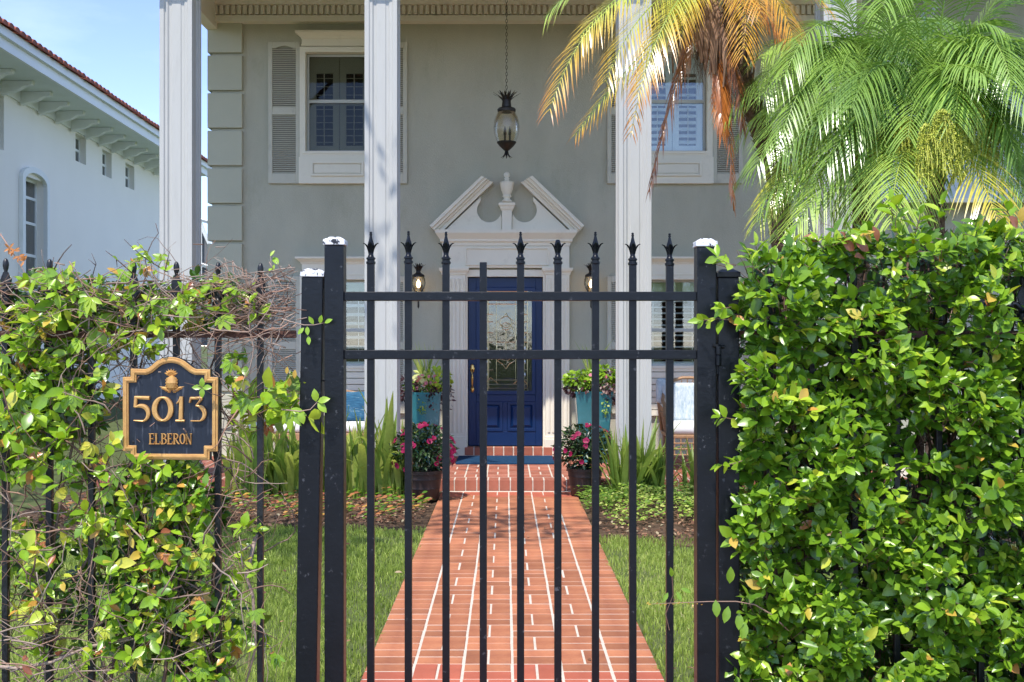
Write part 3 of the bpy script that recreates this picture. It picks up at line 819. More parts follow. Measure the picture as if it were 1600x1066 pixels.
# arched surround of the tall window
a, b_, c, d = nh[3]
def arc_pts(wd, rise, n=12):
    ya, yb_ = a - wd, b_ + wd; ym = (ya + yb_) / 2; r_ = (yb_ - ya) / 2
    return [(ya, c - .4)] + [(ym - r_ * math.cos(math.pi * k / n), d + wd * .4 - .12 + rise * math.sin(math.pi * k / n)) for k in range(n + 1)] + [(yb_, c - .4)]
A, B_ = arc_pts(.14, .29), arc_pts(0, .22)
m = MB(); n = len(A)
v = [(nxw(y_) + .09, y_, z_) for y_, z_ in A] + [(nxw(y_) + .09, y_, z_) for y_, z_ in B_] + [(nxw(y_) + .0, y_, z_) for y_, z_ in A] + [(nxw(y_) + .0, y_, z_) for y_, z_ in B_]
f = []
for i in range(n - 1): f += [(i, i + 1, n + i + 1, n + i), (i, 2 * n + i, 2 * n + i + 1, i + 1), (n + i, n + i + 1, 3 * n + i + 1, 3 * n + i)]
m.add(v, f); m.build('window_surround', NTRIM, NB)

# screened pool enclosure beyond
PE = thing('pool_enclosure', (-10, 36, 0), 'grey mesh pool enclosure with white frame between the two houses', 'screen enclosure')
def pp(px, py, Y=36.0): return P(px, py, Y)
m = MB()
for a, b_ in (((285, 284), (330, 388)), ((280, 335), (330, 348.0)), ((285, 404), (335, 420)), ((313, 352), (313, 520)), ((298, 300), (298, 520)), ((329, 385), (329, 520))):
    m.tube([pp(*a), pp(*b_)], .07, 4)
m.build('frame', NTRIM, PE)
m = MB(); q = [pp(285, 290, 36.1), pp(329, 388, 36.1), pp(329, 540, 36.1), pp(285, 540, 36.1)]
m.add(q + [v_ + Vector((0, .03, 0)) for v_ in q], BF); m.build('mesh_panel', PSCR, PE)
m = MB(); q = [pp(285, 290, 42), pp(329, 392, 42), pp(329, 560, 42), pp(200, 560, 42), pp(200, 290, 42)]
# ------------------------------------------------------------------ gate and fences
YG = 3.448
def gx(px): return (px - CX) / F * YG
def gz(py): return EYE + (HY - py) / F * YG
def finial(root_mb, x, y, top, cut=None):
    """spear with two flared leaves and a collar; 'top' is the tip in picture rows"""
    k = 1 / 480.0
    def z(d): return gz(top + d)
    m = MB()
    spear = [(.0008, 3.0), (.0050, 4.5), (.0036, 7), (.0068, 14), (.0112, 21), (.0096, 24), (.0070, 30), (.0062, 38)]
    if cut: spear = [(.0058, 13), (.0068, 14)] + spear[4:]
    m.lathe([(r_, z(d)) for r_, d in spear][::-1], x, y, 4)
    if not cut: m.lathe([(.0045 * math.sin(R(t)), z(2.2) + .0045 * math.cos(R(t))) for t in (175, 130, 90, 50, 5)], x, y, 10)
    for ang in (0, 180, 90, 270):
        c_, s_ = math.cos(R(ang)), math.sin(R(ang))
        pts = [(.0035, 37, .004), (.0065, 30, .006), (.0105, 24, .0065), (.0165, 19.5, .005), (.0235, 17.6, .0012)]
        v = []; 
        for d, h_, w_ in pts:
            for q, off in ((-w_, -.001), (0, .0035), (w_, -.001)):
                v.append((x + (d + off) * c_ - q * s_, y + (d + off) * s_ + q * c_, z(h_) - abs(off) * .5))
            v.append((x + (d - .004) * c_, y + (d - .004) * s_, z(h_ + 1.5)))
        f = []
        for i in range(4):
            a = 4 * i; b_ = a + 4
            f += [(a, a + 1, b_ + 1, b_), (a + 1, a + 2, b_ + 2, b_ + 1), (a + 2, a + 3, b_ + 3, b_ + 2), (a + 3, a, b_, b_ + 3)]
        m.add(v, f)
    m.lathe([(.0125, z(52)), (.0155, z(50.5)), (.0155, z(47.5)), (.0125, z(46.8)), (.0125, z(44.5)), (.0150, z(43.5)), (.0150, z(41.5)), (.0105, z(40)), (.0085, z(37)), (.0065, z(33))], x, y, 14)
    return m

gate = thing('gate', (gx(813), YG, 0), 'black metal picket gate with spear tips across the brick path', 'gate')
for px, tp in ((578.5, 361), (637.5, 360), (696.5, 361), (755, None), (813.5, 361), (872, 371), (931, 361), (989.5, 362.5), (1047.5, 363.5)):
    x = gx(px); hw = .0117
    top = gz((tp - (10 if px == 872 else 0)) + 51) if tp else gz(409.5)
    m = MB(); m.box(x - hw, x + hw, YG + .005, YG + .028, .17, top)
    p_ = m.build('picket', IRON, gate, bevel=.0015)
    if tp: finial(m, x, YG + .0165, tp - (10 if px == 872 else 0), px == 872).build('finial', IRON, p_, smooth='auto')
for a, b_ in ((456, 470), (547, 561.5)):
    m = MB(); m.box(gx(537.5), gx(1088.5), YG - .004, YG + .033, gz(b_), gz(a)); m.build('rail', IRON, gate, bevel=.002)
m = MB(); m.box(gx(537.5), gx(1088.5), YG - .004, YG + .033, .12, .155); m.build('rail', IRON, gate, bevel=.002)
def post_cap(x0, x1, y0, y1, z0, h_=.027):
    m = MB(); e = .004
    v = [(x0 - e, y0 - e, z0), (x1 + e, y0 - e, z0), (x1 + e, y1 + e, z0), (x0 - e, y1 + e, z0)]
    v += [(a, b_, z0 + h_ * .62) for a, b_, _ in v[:4]]
    v += [(x0 + .014, y0 + .014, z0 + h_), (x1 - .014, y0 + .014, z0 + h_), (x1 - .014, y1 - .014, z0 + h_), (x0 + .014, y1 - .014, z0 + h_)]
    m.add(v, [(3, 2, 1, 0), (0, 1, 5, 4), (1, 2, 6, 5), (2, 3, 7, 6), (3, 0, 4, 7), (4, 5, 9, 8), (5, 6, 10, 9), (6, 7, 11, 10), (7, 4, 8, 11), (8, 9, 10, 11)])
    return m
for a, b_, t, cm in ((508, 538, 383.5, CAPM), (1088, 1118, 386, CAPM)):
    x0, x1 = gx(a), gx(b_); yy0, yy1 = YG - .016, YG + .047
    m = MB(); m.box(x0, x1, yy0, yy1, .09, gz(t)); u = m.build('upright', IRON, gate, bevel=.003)
    post_cap(x0, x1, yy0, yy1, gz(t) + .0005).build('cap', cm, u, bevel=.002)
# hinge and latch pins
m = MB(); m.tube([(gx(1112), YG - .022, gz(540)), (gx(1130), YG - .022, gz(542))], .006, 8); m.lathe([(.004, gz(572)), (.009, gz(571)), (.009, gz(556)), (.007, gz(555)), (.009, gz(554)), (.009, gz(541)), (.004, gz(540))], gx(1120.5), YG - .024, 12); m.box(gx(1118.5), gx(1122.8), YG - .01, YG + .01, gz(585), gz(545)); m.build('hinge', IRON, gate, bevel=.001)

def fence_post(t, a, b_, cm, lean):
    x0, x1 = gx(a), gx(b_); yy0, yy1 = YG - .016, YG + .052
    p_ = thing('fence_post', ((x0 + x1) / 2, (yy0 + yy1) / 2, 0), *t)
    m = MB(); m.box(x0, x1, yy0, yy1, -.05, gz(433 if cm is CAPM else 434)); o = m.build('post', IRON, p_, bevel=.003)
    post_cap(x0, x1, yy0, yy1, gz(433 if cm is CAPM else 434) + .0005).build('cap', cm, p_, bevel=.002)
    if cm is CAPM:
        m = MB(); zb = gz(595)
        m.lathe([(0, -.0), (.004, .0005), (.0055, .004), (.004, .008), (.0, .009)], 0, 0, 10)
        m.v = [Vector((x0 - .008 + v.z, YG + .01 + v.x, zb + v.y)) for v in m.v]
        m.tube([(x0 - .008, YG + .01, zb), (gx(509), YG + .01, zb)], .0026, 6); m.build('bolt', IRON2, p_)
    p_.rotation_euler = (0, R(lean), 0)
    return p_
fence_post(('black square fence post with flaking white cap on the left of the gate', 'fence post'), 460, 493, CAPM, .9)
fence_post(('black square fence post with black cap between gate and hedge', 'fence post'), 1122.5, 1155, IRON, -.12)

def bud_finial(x, y, top):
    m = MB()
    def z(d): return gz(top + d)
    m.lathe([(r_, z(d)) for r_, d in ((.001, -1), (.006, 1), (.0095, 6), (.010, 10), (.008, 15), (.0055, 19), (.006, 22))][::-1], x, y, 12)
    for sgn in (-1, 1):
        pl = [(x, z(19)), (x + sgn * .007, z(21)), (x + sgn * .0155, z(31)), (x + sgn * .016, z(39)), (x + sgn * .008, z(50)), (x, z(52))]
        if sgn == 1: pl = pl[::-1]
        m.prism(pl, y - .004, y + .004)
        pts = [(.003, 57), (.012, 51), (.022, 46), (.032, 46), (.036, 50), (.034, 55)]
        m.tube([(x + sgn * a, y, z(b_)) for a, b_ in pts], [.009, .009, .0075, .0065, .0055, .003], 8)
    m.lathe([(.010, z(74)), (.019, z(72)), (.019, z(62)), (.013, z(60)), (.009, z(55)), (.006, z(48))], x, y, 14)
    return m
def make_fence(label, pks, xa, xb, rust):
    t = thing('iron_fence', (gx((pks[0][0] + pks[-1][0]) / 2), YG, 0), label, 'fence')
    for px, tp, short in pks:
        x = gx(px); m = MB(); hw = .0098
        top = gz(tp + 70) if not short else gz(tp)
        m.box(x - hw, x + hw, YG + .008, YG + .028, -.05, top)
        p_ = m.build('picket', IRON2, t, bevel=.002)
        if not short: bud_finial(x, YG + .018, tp).build('finial', IRON2, p_, smooth='auto')
    for a, b_ in ((517, 528), (1130, 1142)):
        m = MB(); m.box(xa, xb, YG - .004, YG + .004, gz(b_), gz(a)); m.build('rail', RUST, t, bevel=.001)
    return t
make_fence('old black iron fence with bud finials on the left, wrapped in vines',
           [(-128, 406, 0), (-61, 406, 0), (5, 404, 0), (74, 405, 0), (140, 463, 1), (206, 409, 0), (273, 409, 0), (338.5, 410, 0), (405, 411, 0)], gx(-190), gx(463), 1)
make_fence('black iron fence buried in the leafy hedge on the right',
           [(1205, 418, 0), (1272, 425, 0), (1338, 428, 0), (1404, 428, 0), (1470, 428, 0), (1536, 428, 0), (1602, 428, 0), (1668, 428, 0)], gx(1155), gx(1720), 1)

# ------------------------------------------------------------------ house number sign
YSG = 3.385; KS = YSG / F
def sp(u, v): return ((170 + u / 5.33 - CX) * KS, EYE + (HY - (540 + v / 5.33)) * KS)
SX = (268 - CX) * KS
sign = thing('house_number_sign', (SX, YSG, EYE + (HY - 640) * KS), 'black and gold plaque reading 5013 Elberon under a gold pineapple', 'sign')
arc = [(522 + 195 * math.cos(R(t)), 262 - 170 * math.sin(R(t))) for t in range(140, 39, -8)]
O = [(120, 258), (186, 256), (186, 188), (310, 192), (340, 180)] + arc + [(708, 180), (735, 192), (855, 196), (855, 258), (920, 262), (918, 885), (850, 885), (850, 955), (186, 950), (186, 882), (122, 880)]
def offs(pl, d):
    n = len(pl); r_ = []
    for i in range(n):
        a, b_, c = Vector(pl[i - 1]), Vector(pl[i]), Vector(pl[(i + 1) % n])
        e1 = (b_ - a).normalized(); e2 = (c - b_).normalized()
        n1 = Vector((-e1.y, e1.x)); n2 = Vector((-e2.y, e2.x)); bb = (n1 + n2)
        bb = bb / max(.3, bb.length_squared) * 2
        r_.append(tuple(b_ + bb * d))
    return r_
def cv(pl): return [sp(*q) for q in pl]
m = MB(); m.prism(cv(O), YSG - .004, YSG + .014); m.build('plate', SIGNB, sign, bevel=.0015)
I = offs(O, 52)
m = MB(); m.ring(cv(offs(O, 4)), cv(I), YSG - .010, YSG - .003); m.build('border', GOLD, sign, bevel=.0015)
m = MB(); m.ring(cv(offs(O, 22)), cv(offs(O, 40)), YSG - .014, YSG - .009); m.build('border_bead', GOLD, sign, bevel=.0012)
def stroke(mb, pts, wd, d0=.014, y1=None):
    """variable-width pen stroke in sign units, extruded"""
    n = len(pts); Lf = []; Rt = []
    for i in range(n):
        a = Vector(pts[max(i - 1, 0)]); b_ = Vector(pts[min(i + 1, n - 1)]); t = (b_ - a).normalized(); nn = Vector((-t.y, t.x)); w_ = (wd[min(i, len(wd) - 1)] if hasattr(wd, '__len__') else wd) / 2
        Lf.append(tuple(Vector(pts[i]) + nn * w_)); Rt.append(tuple(Vector(pts[i]) - nn * w_))
    y0 = YSG - d0; y1 = YSG - .0045
    for i in range(n - 1):
        q = cv([Lf[i], Lf[i + 1], Rt[i + 1], Rt[i]])
        c = sum((Vector(a) for a in q), Vector((0, 0))) / 4
        v = [(x, y0, z) for x, z in q] + [(x, y1, z) for x, z in q]
        # ridge down the middle gives the carved look
        m0, m1 = sp(*pts[i]), sp(*pts[i + 1])
        v += [(m0[0], y0 - .0018, m0[1]), (m1[0], y0 - .0018, m1[1])]
        mb.add(v, [(0, 8, 9, 1), (8, 3, 2, 9), (0, 1, 5, 4), (2, 3, 7, 6), (4, 5, 6, 7), (1, 9, 2, 6, 5), (3, 8, 0, 4, 7)])
    return mb
def arcs(cx_, cy_, rx, ry, a0, a1, n=14): return [(cx_ + rx * math.cos(R(a0 + (a1 - a0) * k / n)), cy_ - ry * math.sin(R(a0 + (a1 - a0) * k / n))) for k in range(n + 1)]
d5 = MB(); stroke(d5, [(226, 430), (348, 436)], [22, 30]); stroke(d5, [(236, 425), (230, 512)], [22, 24])
stroke(d5, [(228, 512)] + arcs(275, 566, 64, 66, 120, -70, 16) + [(218, 622)], [8, 16, 22, 28, 32, 34, 35, 35, 34, 33, 31, 30, 28, 26, 23, 20, 17, 14, 8]); d5.build('digit', GOLD, sign, smooth=False)
d0_ = MB(); a_ = arcs(458, 528, 68, 95, 90, 450, 32); stroke(d0_, a_, [16 + 24 * abs(math.cos(R(90 + 360 * k / 32))) for k in range(33)]); d0_.build('digit', GOLD, sign)
d1 = MB(); stroke(d1, [(612, 424), (608, 616)], [26, 32]); stroke(d1, [(574, 482), (596, 462), (612, 428)], [6, 18, 22]); stroke(d1, [(567, 625), (640, 625)], 18); d1.build('digit', GOLD, sign)
d3 = MB(); stroke(d3, [(690, 438), (788, 436)], [22, 22]); stroke(d3, [(694, 430), (682, 475)], [16, 10]); stroke(d3, [(784, 440), (736, 500)], [16, 12])
stroke(d3, [(734, 500)] + arcs(748, 566, 58, 64, 82, -72, 14) + [(692, 626)], [10, 16, 24, 30, 33, 34, 34, 33, 31, 29, 27, 25, 22, 19, 15, 8]); d3.build('digit', GOLD, sign)
T, B_, Wd = 734, 818, 10
def letter(*strokes):
    m = MB()
    for pts, w_ in strokes: stroke(m, pts, w_, .009)
    m.build('letter', GOLD, sign)
for x, x2 in ((347, 386), (499, 536)):
    letter(([(x + 5, T - 3), (x + 5, B_ + 3)], 12), ([(x - 5, T), (x2 - 4, T)], 6), ([(x2 - 4, T - 2), (x2 - 4, T + 18)], 6), ([(x + 5, 775), (x2 - 9, 775)], 5), ([(x2 - 10, 766), (x2 - 10, 785)], 4), ([(x - 5, B_), (x2, B_)], 6), ([(x2, B_ + 2), (x2, B_ - 20)], 6))
letter(([(401, T - 3), (401, B_ + 3)], 12), ([(393, T), (412, T)], 5), ([(393, B_), (434, B_)], 6), ([(434, B_ + 2), (434, B_ - 22)], 6))
letter(([(452, T - 3), (452, B_ + 3)], 12), ([(443, T)] + arcs(460, 754, 20, 20, 90, -90, 8) + [(452, 774)], [5, 5, 7, 9, 11, 11, 11, 9, 7, 5, 5]), ([(452, 774)] + arcs(462, 796, 23, 22, 90, -90, 8) + [(443, 818)], [5, 5, 7, 9, 12, 12, 12, 9, 7, 5, 5]))
letter(([(552, T - 3), (552, B_ + 3)], 12), ([(543, T)] + arcs(560, 755, 21, 21, 90, -90, 8) + [(552, 776)], [5, 5, 7, 9, 11, 11, 11, 9, 7, 5, 5]), ([(562, 776), (582, 812), (594, 820)], [9, 11, 5]), ([(544, B_), (562, B_)], 5))
letter((arcs(620, 776, 19, 41, 90, 450, 20), [5 + 8 * abs(math.cos(R(90 + 360 * k / 20))) for k in range(21)]))
letter(([(655, T - 3), (655, B_ + 3)], 6), ([(650, T), (688, B_ + 4)], 12), ([(690, T), (690, B_ + 3)], 6), ([(646, T), (660, T)], 4), ([(682, T), (698, T)], 4), ([(646, B_), (664, B_)], 4))
# pineapple relief
m = MB(); yb = YSG - .004
def blob(mb, u, v, ru, rv, ry, n=8):
    x, z = sp(u, v); k = KS / 5.33
    mb.lathe([(math.sin(R(t)), -math.cos(R(t))) for t in (4, 45, 90, 135, 176)], 0, 0, n)
    cnt = 5 * n
    for q in mb.v[-cnt:]:
        q.x, q.y, q.z = x + q.x * ru * k, yb - .002 + q.y * ry * k, z + q.z * rv * k
blob(m, 530, 310, 50, 62, 40, 16)
for j in range(9):
    for i in range(-3, 4):
        vv = 262 + j * 12.5; uu = 530 + (i + .5 * (j % 2)) * 15
        e = 1 - ((uu - 530) / 52) ** 2 - ((vv - 312) / 62) ** 2
        if e > .05:
            n0 = len(m.v); blob(m, uu, vv, 7.5, 7, 9, 5)
            for q in m.v[n0:]: q.y -= .0072 * math.sqrt(e)
def lf(mb, u0, v0, u1, v1, wd):
    a, b_ = Vector((u0, v0)), Vector((u1, v1)); t = (b_ - a).normalized(); nn = Vector((-t.y, t.x)) * wd; mid = (a + b_) / 2
    nn = nn * 1.5; q = [a + nn * .4, mid + nn, b_, mid - nn, a - nn * .4]; q = cv([tuple(p) for p in q])
    c = sp(*mid); v = [(x, yb, z) for x, z in q] + [(c[0], yb - .006, c[1])]
    mb.add(v, [(i, 5, (i + 1) % 5) for i in range(5)])
for a in range(-75, 76, 25):
    for r_, h_ in ((58, 0), (42, 10)):
        lf(m, 522 + a * .12, 250 - h_, 522 + r_ * math.sin(R(a)), 240 - h_ * .5 - r_ * .85 * math.cos(R(a)), 8)
for s_ in (-1, 1):
    for k in range(6):
        lf(m, 528 + s_ * 6, 372, 528 + s_ * (35 + 14 * k), 394 - k * 9 - (k % 2) * 8, 9)
m.build('pineapple_emblem', GOLD, sign)
for u, v in ((208, 800), (850, 812)):
    m = MB(); x, z = sp(u, v); m.lathe([(.0, 0), (.0035, .0005), (.003, .002), (0, .003)], 0, 0, 10); m.v = [Vector((x + q.x, YSG - .004 - q.z, z + q.y)) for q in m.v]; m.build('screw', IRON2, sign)

# ------------------------------------------------------------------ lanterns
def lamp_leaf(mb, x, y, z, ang, L_, out, w_, t=.0015):
    c_, s_ = math.cos(ang), math.sin(ang); pts = []
    for k in range(5):
        q = k / 4; pts.append((out * (.25 * q + .75 * q ** 2.2), L_ * (q - .12 * q ** 3), w_ * (1 - q ** 2.2) + .001))
    v = []
    for d, h_, ww in pts:
        for s__ in (-1, 0, 1): v.append((x + (d + .012 - (.004 if s__ == 0 else 0)) * c_ - s__ * ww * s_, y + (d + .012 - (.004 if s__ == 0 else 0)) * s_ + s__ * ww * c_, z + h_))
    f = []
    for k in range(4):
        for e in (0, 1): f.append((3 * k + e, 3 * k + e + 1, 3 * k + e + 4, 3 * k + e + 3))
    n = len(v); v2 = [(a + t * c_, b_ + t * s_, c) for a, b_, c in v]
    mb.add(v + v2, f + [tuple(i + n for i in reversed(q)) for q in f])
YL = 11.5
def lx(px): return (px - CX) / F * YL
def lz(py): return EYE + (HY - py) / F * YL
lan = thing('hanging_lantern', (lx(791.5), YL, wz(-1.5)), 'bronze pineapple lantern hanging on a chain above the front door', 'lantern')
X0 = lx(791.5)
z = wz(-1.5) - .03; k = 0
lk = MB(); pts = [(.011 * math.cos(R(a)), 0, .022 * math.sin(R(a))) for a in range(0, 361, 40)]; lk.tube(pts, .0028, 4); lkm = mesh_of(lk.v, lk.f, True); lkm.materials.append(BRONZE)
m = MB(); m.lathe([(.06, wz(-1.5) - .02), (.06, wz(-1.5) - .002)], X0, YL, 16); m.build('canopy', BRONZE, lan)
while z > lz(143):
    link('chain_link', lkm, None, lan, (0, 0, z - wz(-1.5)), (0, 0, R(90) * (k % 2))); z -= .036; k += 1
for ring_, (L_, o_) in enumerate(((.165, .14), (.19, .085), (.185, .035))):
    for k in range(9 if ring_ < 2 else 6):
        m = MB(); lamp_leaf(m, X0, YL, lz(167), 2 * math.pi * (k + .5 * ring_) / (9 if ring_ < 2 else 6), L_, o_, .017)
        m.build('crown_leaf', BRONZE, lan)
m = MB(); m.lathe([(.03, lz(175)), (.098, lz(175)), (.10, lz(171)), (.085, lz(169)), (.052, lz(168)), (.05, lz(163)), (.04, lz(150))], X0, YL, 24); m.build('collar', BRONZE, lan, smooth='auto')
m = MB(); m.lathe([(.088, lz(174)), (.115, lz(180)), (.136, lz(189)), (.143, lz(199)), (.137, lz(208)), (.12, lz(216)), (.10, lz(222.5))], X0, YL, 36)
m.f = m.f[:-2]; m.build('glass_shade', glass_mat('amber seeded glass', (.86, .80, .66), .06, .06, bump=.5, bscale=60), lan, smooth=True)
m = MB(); m.lathe([(.005, lz(237)), (.03, lz(235)), (.075, lz(229)), (.105, lz(223.5)), (.105, lz(222)), (.02, lz(224))], X0, YL, 24); m.build('bottom_cup', BRONZE, lan, smooth='auto')
for k in range(3):
    a = 2 * math.pi * k / 3; m = MB(); m.lathe([(.012, lz(223)), (.012, lz(211)), (.017, lz(210)), (.012, lz(204)), (.002, lz(198))], X0 + .035 * math.cos(a), YL + .035 * math.sin(a), 10); m.build('candle', BRONZE, lan)
for k in range(8):
    m = MB(); lamp_leaf(m, X0, YL, 0, 2 * math.pi * k / 8, .085, .05, .011); zc_ = lz(236)
    m.v = [Vector((q.x, q.y, zc_ - q.z)) for q in m.v]; m.build('tip_leaf', BRONZE, lan)

def sconce(px, lab, first=None):
    x = wx(px); y = YW - .16
    t = thing('wall_sconce', (x, YW - .03, wz(450)), lab, 'wall lamp', 'pineapple lamps beside the front door')
    m = MB(); m.box(x - .035, x + .035, YW - .02, YW - .002, wz(465), wz(445)); m.tube([(x, YW - .02, wz(458)), (x, y + .02, wz(463)), (x, y, wz(458))], .011, 8); m.build('bracket', BRONZE, t, bevel=.003)
    for ring_, (L_, o_) in enumerate(((.13, .075), (.15, .03))):
        for k in range(8):
            m = MB(); lamp_leaf(m, x, y, wz(430), 2 * math.pi * (k + .5 * ring_) / 8, L_, o_, .014); m.build('crown_leaf', BRONZE, t)
    m = MB(); m.lathe([(.075, wz(434)), (.07, wz(431)), (.03, wz(428)), (.02, wz(422))], x, y, 18); m.build('collar', BRONZE, t)
    m = MB(); m.lathe([(.04, wz(458)), (.068, wz(452)), (.084, wz(445)), (.08, wz(438)), (.068, wz(434))], x, y, 20); m.f = m.f[:-2]; m.build('glass_shade', MATS['amber seeded glass'], t, smooth=True)
    m = MB(); m.lathe([(.002, wz(483)), (.012, wz(480)), (.010, wz(470)), (.045, wz(460)), (.042, wz(457))], x, y, 16); m.build('bottom_cup', BRONZE, t)
    m = MB(); m.lathe([(.012, wz(457)), (.013, wz(451))], x, y, 8); m.build('candle', CUSHW, t)
    m = MB(); m.lathe([(.013, wz(451)), (.026, wz(447)), (.024, wz(443)), (.004, wz(438))], x, y, 12); m.build('bulb', glow_mat('lit bulb', (1, .72, .38), 3), t, smooth=True)
    return t
sconce(655.5, 'lit pineapple wall lamp to the left of the blue front door')
sconce(922, 'lit pineapple wall lamp to the right of the blue front door')

# ------------------------------------------------------------------ doormat, rattan furniture
m = MB(); m.box(.0, 1.12, 0, .78, 0, .016)
o = MB(); mx0 = (712 - CX) / F * 11.7
o.box(mx0, mx0 + 1.10, 11.66, 12.40, PH + .001, PH + .018); tag(o.build('doormat', MATB, bevel=.004), 'dark blue rectangular doormat lying in front of the door', 'doormat')

def chair_():
    Y = 11.35; s = Y / F
    def C(px, py, dy=0): return Vector(((px - CX) * s, Y + dy, EYE + (HY - py) * s))
    x0, x1 = C(1036, 0).x, C(1128, 0).x; zf = PH; zseat = C(0, 676).z
    t = thing('rattan_chair', ((x0 + x1) / 2, Y, PH), 'curved rattan armchair on the porch behind the right gate post', 'armchair')
    for sx in (x0 + .05, x1 - .05):
        for y in (Y - .25, Y + .25):
            m = MB(); m.tube([(sx, y, zf), (sx, y, zseat)], [.018, .022], 8); m.build('leg', RATT, t, smooth=True)
        q = -1 if sx < (x0 + x1) / 2 else 1
        m = MB(); m.tube([(sx + q * .0, Y - .28, zseat), (sx + q * .05, Y - .30, zseat + .10), (sx + q * .075, Y - .28, zseat + .22), (sx + q * .05, Y - .12, zseat + .30), (sx + q * .04, Y + .10, zseat + .34), (sx - q * .02, Y + .30, zseat + .50)], .019, 8); m.build('arm', RATT, t, smooth=True)
        for k in range(9):
            y = Y - .26 + .06 * k; m = MB(); m.tube([(sx, y, zseat - .03), (sx + q * .06, y, zseat + .24 + .008 * k)], .006, 5); m.build('spindle', RATT, t)
        for k in range(5):
            m = MB(); m.tube([(sx + q * (.0 + .012 * k), Y - .29, zseat + .03 + .045 * k), (sx + q * (.0 + .012 * k), Y + .22, zseat + .03 + .045 * k)], .006, 5); m.build('weave_strand', RATT, t)
    m = MB(); m.box(x0 + .02, x1 - .02, Y - .27, Y + .28, zseat - .04, zseat); m.build('seat', RATT, t, bevel=.01)
    for k in range(8):
        m = MB(); x = x0 + .08 + (x1 - x0 - .16) * k / 7; m.tube([(x, Y - .27, zseat - .04), (x, Y - .27, zseat - .22)], .007, 5); m.build('lattice_strip', RATT, t)
    for k in range(3):
        m = MB(); z = zseat - .09 - .06 * k; m.tube([(x0 + .06, Y - .275, z), (x1 - .06, Y - .275, z)], .008, 5); m.build('lattice_strip', RATT, t)
    m = MB()
    m.tube([(x0 + .03, Y + .28, zseat)] + [((x0 + x1) / 2 - (x1 - x0) / 2 * math.cos(R(a)), Y + .33, zseat + .30 + .28 * math.sin(R(a))) for a in range(0, 181, 20)] + [(x1 - .03, Y + .28, zseat)], .018, 8)
    m.build('back_frame', RATT, t, smooth=True)
    for k in range(9):
        x = x0 + .07 + (x1 - x0 - .14) * k / 8; m = MB(); m.tube([(x, Y + .28, zseat), (x, Y + .325, zseat + .36 + .20 * math.sin(math.pi * (k + .8) / 9.6))], .007, 5); m.build('spindle', RATT, t)
    def cushion(name, x0, x1, y0, y1, z0, z1, M_, lab, tilt=0):
        q = MB(); q.box(-(x1 - x0) / 2, (x1 - x0) / 2, -(y1 - y0) / 2, (y1 - y0) / 2, 0, z1 - z0)
        me = mesh_of(q.v, q.f); ob = link(name, me, M_, None, ((x0 + x1) / 2, (y0 + y1) / 2, z0), (R(tilt), 0, 0))
        b_ = ob.modifiers.new('bevel', 'BEVEL'); b_.width = min(z1 - z0, y1 - y0) * .42; b_.segments = 5
        for p_ in me.polygons: p_.use_smooth = True
        return tag(ob, lab, 'cushion')
    cushion('seat_cushion', x0 + .04, x1 - .04, Y - .28, Y + .24, zseat + .001, zseat + .12, CUSHW, 'white seat cushion on the rattan armchair')
    cushion('back_cushion', x0 + .02, x1 - .0, Y + .10, Y + .23, zseat + .10, C(0, 599).z, CUSHB, 'tall pale blue woven back cushion on the rattan armchair', -6)
    cushion('throw_pillow', x0 - .04, x0 + .14, Y + .18, Y + .28, zseat + .30, C(0, 592).z, CUSHB, 'small blue and white pillow peeping out beside the back cushion', -6)
    # settee at the left
    Y = 11.8; s = Y / F
    x0, x1 = C(392, 0).x, C(585, 0).x; Y2 = Y; zs_ = EYE + (HY - 673) * s
    x0, x1 = (392 - CX) * s, (584 - CX) * s
    t = thing('rattan_settee', ((x0 + x1) / 2, Y, PH), 'rattan settee with arched spindle back on the porch at the left', 'settee')
    for sx in (x0 + .05, x1 - .05):
        for y in (Y - .3, Y + .25):
            m = MB(); m.tube([(sx, y, PH), (sx, y, zs_)], .02, 8); m.build('leg', RATT, t)
        m = MB(); m.tube([(sx, Y - .3, zs_ - .02), (sx, Y - .3, zs_ + .25), (sx, Y + .25, zs_ + .27)], .018, 8); m.build('arm', RATT, t)
    m = MB(); m.box(x0, x1, Y - .33, Y + .3, zs_ - .09, zs_ - .001); m.build('seat', RATT, t, bevel=.01)
    n = 26; zb = EYE + (HY - 622) * s; hb = 12 * s
    def zt_(q): return zb + hb * math.sin(math.pi * min(1, max(0, q))) 
    m = MB(); m.tube([(x0 + .02 + (x1 - x0 - .04) * k / 20, Y + .30, zt_(k / 20) + (0 if 0 < k < 20 else -.05)) for k in range(21)], .018, 8); m.build('back_frame', RATT, t, smooth=True)
    for k in range(1, n):
        x = x0 + (x1 - x0) * k / n; m = MB(); m.tube([(x, Y + .29, zs_), (x, Y + .30, zt_(k / n))], .007, 5); m.build('spindle', RATT, t)
    cushion('seat_cushion', x0 + .03, x1 - .03, Y - .33, Y + .26, zs_ + .001, zs_ + .10, CUSHW, 'long white seat cushion on the rattan settee')
    px0, px1 = (532 - CX) * s, (584 - CX) * s
    cushion('throw_pillow', px0, px1 - .03, Y + .02, Y + .16, zs_ + .10, zs_ + .43, PILB, 'blue striped pillow standing on the rattan settee', -10)
chair_()
